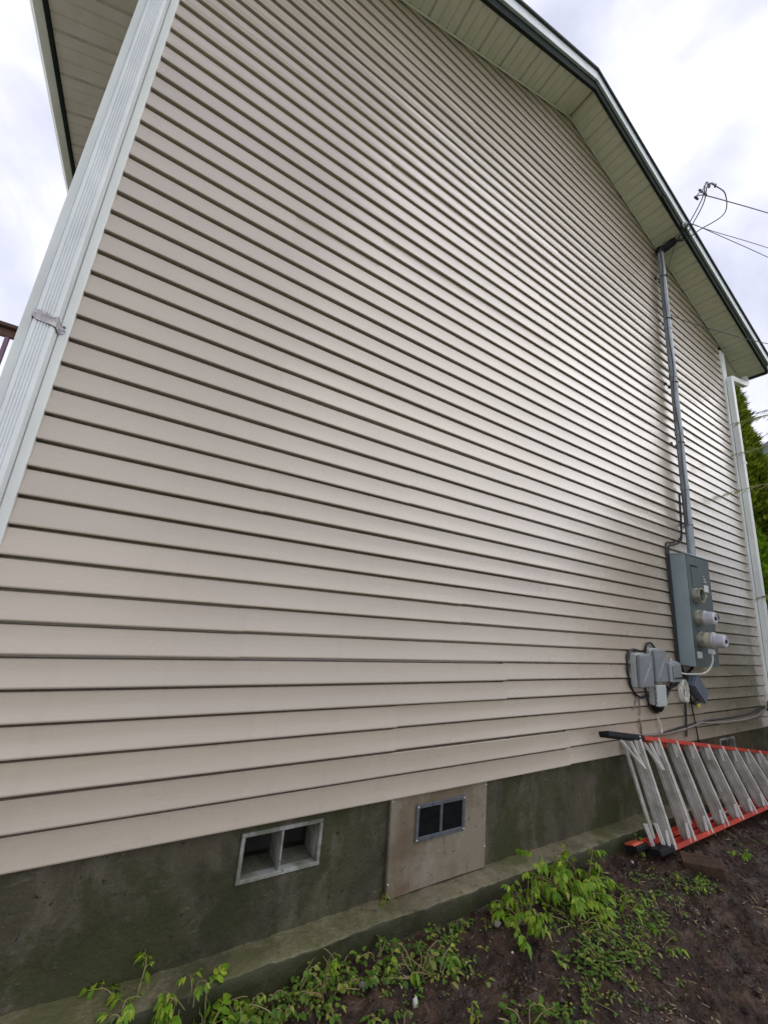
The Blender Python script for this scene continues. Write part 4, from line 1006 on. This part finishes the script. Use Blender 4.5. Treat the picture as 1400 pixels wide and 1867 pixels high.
def scatter():
    rs = random.Random(11); vs = []; fs = []
    def clod(x, y, s_):
        z = soil_h(x, y); o = len(vs); k = 5
        vs.append((x + rs.uniform(-.3, .3) * s_, y + rs.uniform(-.3, .3) * s_, z + s_ * rs.uniform(.5, .9)))
        for lv, h in ((.75, .4), (1.0, -.15)):
            a0 = rs.uniform(0, 6)
            for i in range(k):
                a = a0 * (lv == 1) + 6.283 * i / k; q = s_ * lv * rs.uniform(.7, 1.15)
                vs.append((x + q * math.cos(a), y + q * math.sin(a), z + s_ * h * rs.uniform(.6, 1.2)))
        for i in range(k):
            j = (i + 1) % k
            fs.append((o, o + 1 + i, o + 1 + j)); fs.append((o + 1 + i, o + 1 + k + i, o + 1 + k + j, o + 1 + j))
    for _ in range(13000):
        x = rs.uniform(.2, 6.2); y = rs.uniform(-1.45, -.19)
        if noise.noise(Vector((x * 3, y * 3, 4))) < -.15 and rs.random() < .8: continue
        clod(x, y, rs.choice((.003, .004, .005, .006, .008)) * rs.uniform(.7, 1.3) if rs.random() < .93 else rs.uniform(.009, .022))
    o = raw('soil_clods', vs, fs, M['soil'], smooth=False)
    tag(o, 'crumbs and clods of dark soil scattered over the bare ground', 'soil clods', kind='stuff')
    # dry leaf bits, straw and twig ends
    vs = []; fs = []
    for _ in range(4200):
        x = rs.uniform(.3, 5.5); y = rs.uniform(-1.3, -.20)
        if noise.noise(Vector((x * 2.8, y * 2.8, 14))) < .1 and rs.random() < .88: continue
        z = soil_h(x, y) + .005; a = rs.uniform(0, 6.28); ln = rs.choice((.006, .008, .010, .016, .03)); w = rs.uniform(.0012, .004) if ln > .015 else ln * rs.uniform(.3, .6)
        d = Vector((math.cos(a), math.sin(a), rs.uniform(-.2, .35))) * ln; s_ = Vector((-math.sin(a), math.cos(a), rs.uniform(-.4, .4))) * w
        p = Vector((x, y, z)); o_ = len(vs)
        vs += [p - d, p + s_, p + d, p - s_ + Vector((0, 0, .002))]; fs.append((o_, o_+1, o_+2, o_+3))
    o = raw('leaf_litter', vs, fs, M['litter']); tag(o, 'dry leaf bits and straw strewn on the soil', 'leaf litter', kind='stuff')
scatter()

# ------------------------------------------------------------------ weeds
def leaflet(vs, fs, base, d, up, ln, w, fold=.25, droop=.25, lobes=True):
    """pointed folded blade with midrib, toothed outline"""
    d = d.normalized(); s_ = d.cross(up).normalized(); u = s_.cross(d)
    sec = [(0, 0), (.18, .55), (.38, 1.0), (.5, .82), (.64, .80), (.78, .45), (1.0, 0)] if lobes else [(0, .05), (.15, .75), (.4, 1.0), (.7, .75), (.9, .3), (1, 0)]
    o = len(vs); n_ = len(sec)
    for t, k in sec:
        c = base + d * (ln * t) - u * (droop * ln * t * t)
        vs.append(c); vs.append(c + s_ * (w * k) + u * (fold * w * k)); vs.append(c - s_ * (w * k) + u * (fold * w * k))
    for i in range(n_ - 1):
        a = o + 3*i; b_ = a + 3
        fs.append((a, b_, b_+1, a+1)); fs.append((a, a+2, b_+2, b_))
def leaf_mesh(name, kind, mt, seed):
    rs = random.Random(seed); vs = []; fs = []
    d = Vector((1, 0, 0)); up = Vector((0, 0, 1))
    if kind == 'compound':          # three to five leaflets on a drooping stalk, about 9 cm
        pairs = [(.035, 55), (.055, 40)]
        o = len(vs)
        pts = [Vector((t, 0, -.6 * t * t)) for t in (0, .03, .06)]
        for p in pts: vs += [p + Vector((0, .0012, 0)), p - Vector((0, .0012, 0))]
        for i in range(2): fs.append((o+2*i, o+2*i+2, o+2*i+3, o+2*i+1))
        leaflet(vs, fs, pts[-1], Vector((1, 0, -.35)), up, .060 * rs.uniform(.9, 1.1), .0155, droop=.35)
        for (t, a) in pairs[: 1 + (seed % 2)] if seed % 3 == 0 else pairs:
            for sg in (-1, 1):
                b_ = Vector((t, 0, -.6 * t * t)); dd_ = Vector((math.cos(R(a)), sg * math.sin(R(a)), -.35 + rs.uniform(-.15, .15)))
                leaflet(vs, fs, b_, dd_, up, .046 * rs.uniform(.85, 1.15), .0125, droop=.4)
    elif kind == 'round':           # small heart shaped vine leaf, about 2.5 cm
        leaflet(vs, fs, Vector((.006, 0, 0)), Vector((1, 0, -.1)), up, .026 * rs.uniform(.9, 1.2), .0125, fold=.3, droop=.2, lobes=False)
    else:                           # blade
        leaflet(vs, fs, Vector((0, 0, 0)), Vector((1, 0, -.1)), up, .055 * rs.uniform(.9, 1.1), .013, fold=.3, droop=.5)
    me = bpy.data.meshes.new(name); me.from_pydata([tuple(v_) for v_ in vs], [], fs); me.update(); me.materials.append(mt)
    me.polygons.foreach_set('use_smooth', [True] * len(me.polygons))
    return me
LM = {'compound': [leaf_mesh('leaf', 'compound', M['leaf'], s) for s in range(6)],
      'round': [leaf_mesh('leaf', 'round', M['leaf2'], s) for s in range(4)],
      'blade': [leaf_mesh('leaf', 'blade', M['leaf'], s) for s in range(4)]}
def weed(x, y, label, kind='compound', stems=4, h=.16, spread=.12, leaves=12, z=None, lean=(0, 0), size=1.0, seed=0, group='weeds along the footing', name='weed'):
    rs = random.Random(seed * 17 + 3); zz = soil_h(x, y) - .004 if z is None else z
    t = thing(name, label, 'weed', (x, y, zz), group)
    for si in range(stems):
        a = rs.uniform(0, 6.283); r = spread * rs.uniform(.35, 1.0); hh = h * rs.choice((.35, .5, .65, .85, 1.0))
        p0 = Vector((x + .015 * math.cos(a), y + .015 * math.sin(a), zz))
        p2 = Vector((x + r * math.cos(a) + lean[0] * hh, y + r * math.sin(a) * .75 + lean[1] * hh, zz + hh))
        p1 = (p0 + p2) / 2 + Vector((rs.uniform(-.02, .02), rs.uniform(-.02, .02), hh * .22))
        p3 = p2 + (p2 - p1) * .45 - Vector((0, 0, hh * .18))
        path = smooth_path([p0, p1, p2, p3], 5)
        b = MB(); b.tube(path, .0022 * size, 5, .0010); b.build('stem', M['stem'], t)
        nl = max(2, leaves // stems)
        for k in range(nl):
            f = .35 + .65 * (k + rs.random() * .6) / nl; i = min(len(path) - 2, int(f * (len(path) - 1)))
            p = path[i]; dv = (path[i+1] - path[i]).normalized()
            az = math.atan2(dv.y, dv.x) + rs.uniform(-1.6, 1.6); pit = rs.uniform(-.35, .95) if kind != 'round' else rs.uniform(-.5, .5)
            o = bpy.data.objects.new('leaf', rs.choice(LM[kind])); COL.objects.link(o); o.parent = t
            o.location = p - t.location; s_ = .72 * size * rs.uniform(.45, 1.3) * (1.0 if f < .85 else .8)
            o.scale = (s_, s_, s_); o.rotation_euler = (rs.uniform(-.5, .5), pit, az)
    return t
W_ = [
 # x, y, label, kwargs
 (0.67, -.07, 'tall limp leafy weed growing on the footing in the lower left corner', dict(stems=3, h=.10, spread=.09, leaves=11, z=.052, seed=1)),
 (0.74, -.06, 'drooping yellow green weed hanging against the foundation near the left corner', dict(stems=3, h=.115, spread=.08, leaves=9, z=.052, seed=2, lean=(.2, .3), size=.85)),
 (0.90, -.16, 'weed with spread leaflets at the footing edge left of the open vent', dict(stems=3, h=.075, spread=.09, leaves=9, z=.06, seed=3, size=.8)),
 (0.88, -.17, 'broad leaved weed at the very bottom left of the ground', dict(stems=3, h=.12, spread=.10, leaves=10, seed=4)),
 (1.05, -.25, 'small round leaved vine below the open vent, leftmost of the vines', dict(kind='round', stems=5, h=.07, spread=.11, leaves=40, seed=5)),
 (1.22, -.25, 'dense round leaved vine below the open vent with pale tips', dict(kind='round', stems=6, h=.08, spread=.12, leaves=34, seed=6)),
 (1.40, -.25, 'sprawling vine with reddish stems between open vent and access panel', dict(kind='round', stems=6, h=.10, spread=.14, leaves=38, seed=7)),
 (1.36, -.24, 'upright leafy weed rising out of the sprawling vine', dict(stems=2, h=.13, spread=.07, leaves=7, seed=8, size=.65)),
 (1.55, -.27, 'low round leaved vine hugging the footing left of the access panel', dict(kind='round', stems=5, h=.06, spread=.12, leaves=42, seed=9)),
 (1.78, -.33, 'spreading vine weed in the soil below the access panel', dict(kind='round', stems=7, h=.085, spread=.15, leaves=60, seed=10, size=1.15)),
 (1.86, -.36, 'leafy weed with larger blades beside the spreading vine', dict(kind='blade', stems=5, h=.08, spread=.13, leaves=20, seed=11)),
 (1.70, -.30, 'single upright pointed weed below the access panel left edge', dict(stems=2, h=.10, spread=.05, leaves=7, seed=12, size=.6)),
 (1.76, -.03, 'tiny bright weed sprouting on the footing beside the access panel', dict(kind='blade', stems=3, h=.07, spread=.05, leaves=9, z=.052, seed=13, size=.8)),
 (2.47, -.31, 'bright leafy weed at the left end of the big clump', dict(stems=9, h=.14, spread=.18, leaves=54, seed=14, size=1.1)),
 (2.56, -.24, 'tall bent stalk weed leaning over the footing', dict(stems=3, h=.29, spread=.09, leaves=10, seed=15, size=.95)),
 (2.72, -.23, 'tall arching weed with hanging grey green leaves over the footing', dict(stems=4, h=.27, spread=.14, leaves=15, seed=16)),
 (2.86, -.32, 'fullest bright weed in the middle of the big clump', dict(stems=14, h=.13, spread=.26, leaves=98, seed=17, size=1.1)),
 (2.98, -.29, 'tall weed with drooping leaflets at the right of the big clump', dict(stems=9, h=.21, spread=.19, leaves=54, seed=18, size=1.1)),
 (2.72, -.42, 'low weed spilling forward from the big clump onto the soil', dict(kind='blade', stems=11, h=.07, spread=.24, leaves=84, seed=19, size=1.1)),
 (3.08, -.44, 'low yellow green weed trailing right of the big clump', dict(kind='blade', stems=6, h=.07, spread=.17, leaves=26, seed=20)),
 (3.76, -.21, 'small pointed weed behind the ladder foot', dict(stems=3, h=.13, spread=.06, leaves=9, seed=21, size=.75)),
 (3.70, -.55, 'fluffy low weed clump in front of the ladder foot', dict(kind='blade', stems=8, h=.06, spread=.16, leaves=44, seed=22, size=.8)),
 (4.55, -.52, 'low grassy weed beside the ladder rail at the right edge', dict(kind='blade', stems=5, h=.06, spread=.14, leaves=22, seed=23, size=.9)),
 (2.62, -.62, 'low trailing weed patch on the soil in front of the big clump', dict(kind='round', stems=9, h=.04, spread=.17, leaves=64, seed=24, size=.95)),
 (2.88, -.60, 'leafy low weed patch right of the trailing patch', dict(kind='blade', stems=8, h=.04, spread=.17, leaves=44, seed=25, size=.6)),
 (2.40, -.70, 'low round leaved patch nearest the camera in the middle', dict(kind='round', stems=6, h=.03, spread=.15, leaves=36, seed=26, size=.85)),
 (1.87, -.555, 'small weed tuft by itself at the bottom centre', dict(kind='blade', stems=3, h=.05, spread=.06, leaves=10, seed=27, size=.8)),
 (2.05, -.66, 'straggly weed with a long pale stalk at the bottom edge', dict(kind='round', stems=5, h=.06, spread=.12, leaves=30, seed=28, size=1.1)),
 (1.60, -.47, 'thin sparse sprout beside the white stone chip', dict(kind='round', stems=3, h=.06, spread=.07, leaves=12, seed=29)),
 (3.35, -.62, 'thin seedling right of the low weed patches', dict(kind='round', stems=3, h=.07, spread=.08, leaves=14, seed=30, size=1.1)),
]
W_ += [
 (0.82, -.13, 'full bright weed in the lower left corner below the tall limp one', dict(stems=6, h=.15, spread=.13, leaves=30, seed=41, size=1.25, lean=(-.3, .1))),
 (0.97, -.16, 'leafy weed at the foot of the footing near the left corner', dict(stems=5, h=.12, spread=.12, leaves=26, seed=42, size=1.15)),
 (1.08, -.17, 'low bright weed at the foot of the footing under the open vent left end', dict(kind='blade', stems=6, h=.07, spread=.12, leaves=26, seed=43, size=.9)),
 (1.30, -.19, 'clover like weed under the open vent right end', dict(kind='round', stems=7, h=.06, spread=.13, leaves=36, seed=44, size=.95)),
 (1.48, -.17, 'weed with pale stalks creeping along the footing left of the access panel', dict(kind='blade', stems=5, h=.08, spread=.12, leaves=18, seed=45, size=.8)),
 (1.66, -.19, 'small clover like weed at the footing under the access panel left edge', dict(kind='round', stems=5, h=.05, spread=.09, leaves=34, seed=46)),
 (2.12, -.17, 'tiny seedling at the footing under the middle of the access panel', dict(kind='round', stems=3, h=.05, spread=.06, leaves=12, seed=47)),
 (2.40, -.18, 'small seedling at the footing just left of the big clump', dict(kind='round', stems=4, h=.06, spread=.07, leaves=18, seed=48, size=1.2)),
 (3.22, -.47, 'flattened yellow green weed lying on the soil between the big clump and the brick', dict(kind='blade', stems=7, h=.05, spread=.15, leaves=34, seed=51, size=.8)),
 (3.02, -.68, 'wilted low weed on the soil at the centre right nearest the camera', dict(kind='blade', stems=6, h=.04, spread=.14, leaves=28, seed=52, size=.75)),
]
for (x, y, lb, kw) in W_: weed(x, y, lb, **kw)
# tall thin dry stalks
def ground_cover():
    rs = random.Random(21); vs = []; fs = []
    cent = [(1.30, -.20, .45, .06, 700), (0.85, -.15, .3, .04, 200), (2.1, -.20, .3, .04, 160), (2.66, -.62, .22, .10, 520), (1.85, -.36, .2, .06, 200), (2.8, -.34, .28, .08, 360), (3.75, -.56, .14, .06, 130), (2.25, -.72, .30, .06, 260), (1.95, -.60, .3, .05, 90), (1.45, -.42, .35, .05, 70), (4.9, -.50, .6, .06, 120), (3.05, -.58, .30, .10, 330), (3.4, -.45, .3, .08, 140)]
    for (cx, cy, sx, sy, n_) in cent:
        for _ in range(n_ // 5):
            x = rs.gauss(cx, sx * .55); y = rs.gauss(cy, sy * .8)
            if y > -.135: continue
            z = soil_h(x, y); big = rs.choice((.55, .8, 1.0, 1.0, 1.5)); k = rs.randint(3, 8); a0 = rs.uniform(0, 6.283); hh = rs.uniform(.003, .022) * big
            for i in range(k):
                a = a0 + 2.4 * i + rs.uniform(-.3, .3); rr = rs.uniform(.002, .014) * big
                base = Vector((x + rr * math.cos(a), y + rr * math.sin(a), z + hh * rs.uniform(.5, 1.2)))
                d = Vector((math.cos(a), math.sin(a), rs.uniform(-.15, .8)))
                leaflet(vs, fs, base, d, Vector((0, 0, 1)), rs.uniform(.010, .022) * big, rs.uniform(.0035, .0075) * big, fold=.35, droop=.5, lobes=rs.random() < .3)
    o = raw('ground_cover', vs, fs, M['leaf2'], smooth=True); tag(o, 'small green seedlings and clover like ground cover on the soil', 'ground cover', kind='stuff')
ground_cover()

# ------------------------------------------------------------------ trees, shrub, neighbour house, deck
def crown_cards(fs, vs, p, d, s_, rs, n_=4):
    """fan of narrow flat sprays"""
    d = d.normalized(); side = d.cross(Vector((rs.uniform(-.4, .4), rs.uniform(-.4, .4), 1))).normalized()
    for k in range(n_):
        a = (k - (n_ - 1) / 2) * .42 + rs.uniform(-.15, .15); q = (d * math.cos(a) + side * math.sin(a)); w = q.cross(d.cross(side)).normalized() * s_ * .13
        ln = s_ * rs.uniform(.7, 1.1); o = len(vs)
        vs += [p, p + q * ln * .5 + w, p + q * ln, p + q * ln * .5 - w]; fs.append((o, o+1, o+2, o+3))
def conifer(name, label, x, y, h, rad, n_, size, mt, power=1.0, z0=.1, seed=0, cat='tree', lean_up=.8):
    t = thing(name, label, cat, (x, y, -.2)); rs = random.Random(seed)
    b = MB(); b.tube([(x, y, -.2), (x, y, h * .5), (x, y, h * .96)], max(.05, rad * .13), 9, .02); b.build('trunk', M['bark'], t)
    vs = []; fs = []
    for _ in range(n_):
        f = rs.random() ** 1.25; z = z0 + (h - z0) * f
        a = rs.uniform(0, 6.283)
        r = rad * (1 - f) ** power * min(1.0, .55 + f * 6)
        lump = 1 + .30 * noise.noise(Vector((math.cos(a) * 2.2, math.sin(a) * 2.2, z * 1.5))) + .24 * noise.noise(Vector((math.cos(a) * 6, math.sin(a) * 6, z * 4)))
        r *= lump * rs.choice((1, 1, .96, .85, .65))
        p = Vector((x + r * math.cos(a), y + r * math.sin(a), z))
        d = Vector((math.cos(a), math.sin(a), lean_up + rs.uniform(-.5, .5)))
        crown_cards(fs, vs, p, d, size * rs.uniform(.6, 1.3), rs)
    # dim heart so the middle is not see-through
    bm_ = MB(); bm_.lathe([(rad * .38 * (1 - f) ** power * min(1, .5 + f * 6), z0 + (h - z0) * f) for f in [i / 12 for i in range(12)]], (x, y, 0), (0, 0, 1), 12)
    bm_.build('inner_branches', M['bark'], t)
    raw('crown', vs, fs, mt, t)
    return t
conifer('arborvitae', 'tall dark green columnar arborvitae behind the right corner of the house', 13.0, 1.80, 9.6, 1.15, 19000, .22, M['conifer'], .75, seed=2)
conifer('conifer_shrub', 'bright yellow green conifer shrub low beside the right downspout', 9.7, .98, 4.15, .78, 12000, .12, M['shrub'], .55, z0=1.7, seed=3, cat='shrub')
conifer('arborvitae', 'second darker arborvitae standing behind the bright shrub', 12.4, .55, 4.6, .75, 7000, .17, M['conifer'], .6, seed=4)
conifer('arborvitae', 'dark arborvitae farther back filling the gap beside the downspout', 14.6, .8, 5.6, 1.0, 8000, .2, M['conifer'], .6, seed=6)

def cedar():
    """cedar just right of the frame; its sprays reach in past the downspout"""
    bx, by = 8.8, -1.9
    t = thing('cedar_tree', 'drooping cedar whose feathery sprays hang in from the right edge', 'tree', (bx, by, -.2))
    b = MB(); b.tube([(bx, by, -.2), (bx + .03, by, 2.5), (bx - .02, by, 5.2)], .10, 9, .03); b.build('trunk', M['bark'], t, smooth=True)
    rs = random.Random(8); cv, cf = [], []
    for _ in range(9000):
        f = rs.random() ** 1.1; z = .3 + 4.3 * f; a = rs.uniform(0, 6.283); r = 1.5 * (1 - f) ** .6 * rs.choice((1, .95, .85, .7)) * (1 + .25 * noise.noise(Vector((math.cos(a) * 2, math.sin(a) * 2, z * 1.6))))
        crown_cards(cf, cv, Vector((bx + r * math.cos(a), by + r * math.sin(a), z)), Vector((math.cos(a), math.sin(a), rs.uniform(-.7, .3))), .24 * rs.uniform(.6, 1.3), rs, 3)
    raw('crown', cv, cf, M['conifer'], t)  # unseen crown, filled out to keep bright sky out of the siding's reflections
    specs = [((6.80, -.36, 4.36), 4.75, True, 1.0), ((6.72, -.20, 4.27), 4.6, False, .9), ((6.70, -.17, 3.83), 4.2, False, 1.1),
             ((6.60, -.06, 3.29), 3.7, False, .8), ((6.75, -.20, 2.00), 2.5, False, .6), ((6.95, -.48, 4.12), 4.5, True, .9)]
    for (tp, zb, bare, dens) in specs:
        tp = vec(tp); p0 = Vector((bx, by, zb)); mid = (p0 + tp) / 2 + Vector((0, 0, .16)); q3 = tp + (tp - mid) * .02
        path = smooth_path([p0, mid, tp + (mid - tp) * .35 + Vector((0, 0, .03)), tp], 8)
        b = MB(); b.tube(path, .009, 6, .0015); br_ = b.build('branch', M['twig'] if bare else M['stem'], t, smooth=True)
        tw = MB(); vs = []; fs = []
        n_ = len(path)
        for i in range(n_ // 3, n_):
            sg = 1 if i % 2 else -1
            for side_ in (sg, -sg):
                if rs.random() < .2: continue
                p = path[i]; d = (path[min(i+1, n_-1)] - path[max(i-1, 0)]).normalized()
                sd_ = d.cross(Vector((0, 0, 1))).normalized() * side_
                ln = (.07 + .20 * (1 - i / n_)) * rs.uniform(.7, 1.3)
                q = p + (d * .8 + sd_ * rs.uniform(.25, .6) + Vector((0, 0, -.35 - .35 * rs.random()))).normalized() * ln
                mid_ = (p + q) / 2 + Vector((0, 0, .012)); tw.tube([p, mid_, q], .0028, 4, .0012)
                f_ax = (q - p).normalized(); s2 = f_ax.cross(Vector((rs.uniform(-.3, .3), rs.uniform(-.3, .3), 1))).normalized(); nn = f_ax.cross(s2)
                m_ = max(3, int(ln / .020))
                for k in range(m_ + 1):
                    f = k / m_; b0 = p.lerp(q, f) + Vector((0, 0, .012 * 4 * f * (1 - f)))
                    l2 = (.055 * (1 - .6 * f)) * rs.uniform(.7, 1.2)
                    for s3 in ((-1, 1) if k < m_ else (0,)):
                        dd_ = (f_ax * .8 + s2 * s3 * .75 + Vector((0, 0, -.12))).normalized()
                        if bare: tw.tube([b0, b0 + dd_ * l2 * .8], .0016, 3, .0008)
                        else:
                            w_ = nn.cross(dd_).normalized() * .0048; o_ = len(vs)
                            w_ = w_ * 1.25; vs += [b0, b0 + dd_ * l2 * .45 + w_, b0 + dd_ * l2, b0 + dd_ * l2 * .45 - w_]; fs.append((o_, o_+1, o_+2, o_+3))
        tw.build('twigs', M['twig'] if bare else M['stem'], br_)
        if vs: raw('spray', vs, fs, M['cedar'], br_)
cedar()

def neighbour():
    t = thing('neighbour_house', 'grey neighbouring house with a grey roof beyond the trees at the right edge', 'house', (30, 4.0, 0))
    b = MB(); b.box((26.0, .2, -.3), (34.0, 6.5, 9.6)); w = b.build('wall', M['wall_grey'], t)
    b = MB(); b.prism([(-.4, 9.6), (7.1, 9.6), (3.35, 11.5)], lambda p: (25.5, p[0], p[1]), lambda p: (34.5, p[0], p[1])); b.build('roof', M['roof_grey'], t)
    b = MB(); b.box((25.96, 2.6, 6.6), (25.99, 4.0, 8.2)); f = b.build('window', M['post'], t)
    b = MB(); b.box((25.94, 2.7, 6.7), (25.955, 3.9, 8.1)); b.build('pane', M['boot'], f)
neighbour()

def deck():
    t = thing('wooden_deck', 'raised brown wooden deck railing behind the left corner of the house', 'deck', (-1.6, 3.6, 0))
    y = 3.2; zt = 3.96
    b = MB(); b.box((-4.2, y - .07, zt), (-.17, y + .07, zt + .038)); b.build('handrail', M['railwood'], t, bevel=.004)
    b = MB(); b.box((-4.2, y - .019, zt - .092), (-.17, y + .019, zt - .002)); b.build('top_rail', M['railwood'], t, bevel=.003)
    b = MB(); b.box((-4.2, y - .019, zt - .90), (-.17, y + .019, zt - .81)); b.build('bottom_rail', M['railwood'], t, bevel=.003)
    for i in range(30):
        x = -4.1 + i * .135
        b = MB(); b.box((x, y - .016, zt - .81), (x + .032, y + .016, zt - .0925)); b.build('baluster', M['railpurple'], t)
    for i in range(3):
        x = -4.25 + i * 1.9
        b = MB(); b.box((x, y + .02, -.25), (x + .09, y + .11, zt - .93)); b.build('post', M['railwood'], t)
    b = MB(); b.box((-4.25, y - .05, zt - 1.15), (-.17, y - .012, zt - .93)); b.build('rim_board', M['railwood'], t)
    for i in range(18):
        b = MB(); b.box((-4.25, y + i * .145, zt - .929), (-.17, y + i * .145 + .138, zt - .903)); b.build('deck_board', M['railwood'], t)
deck()
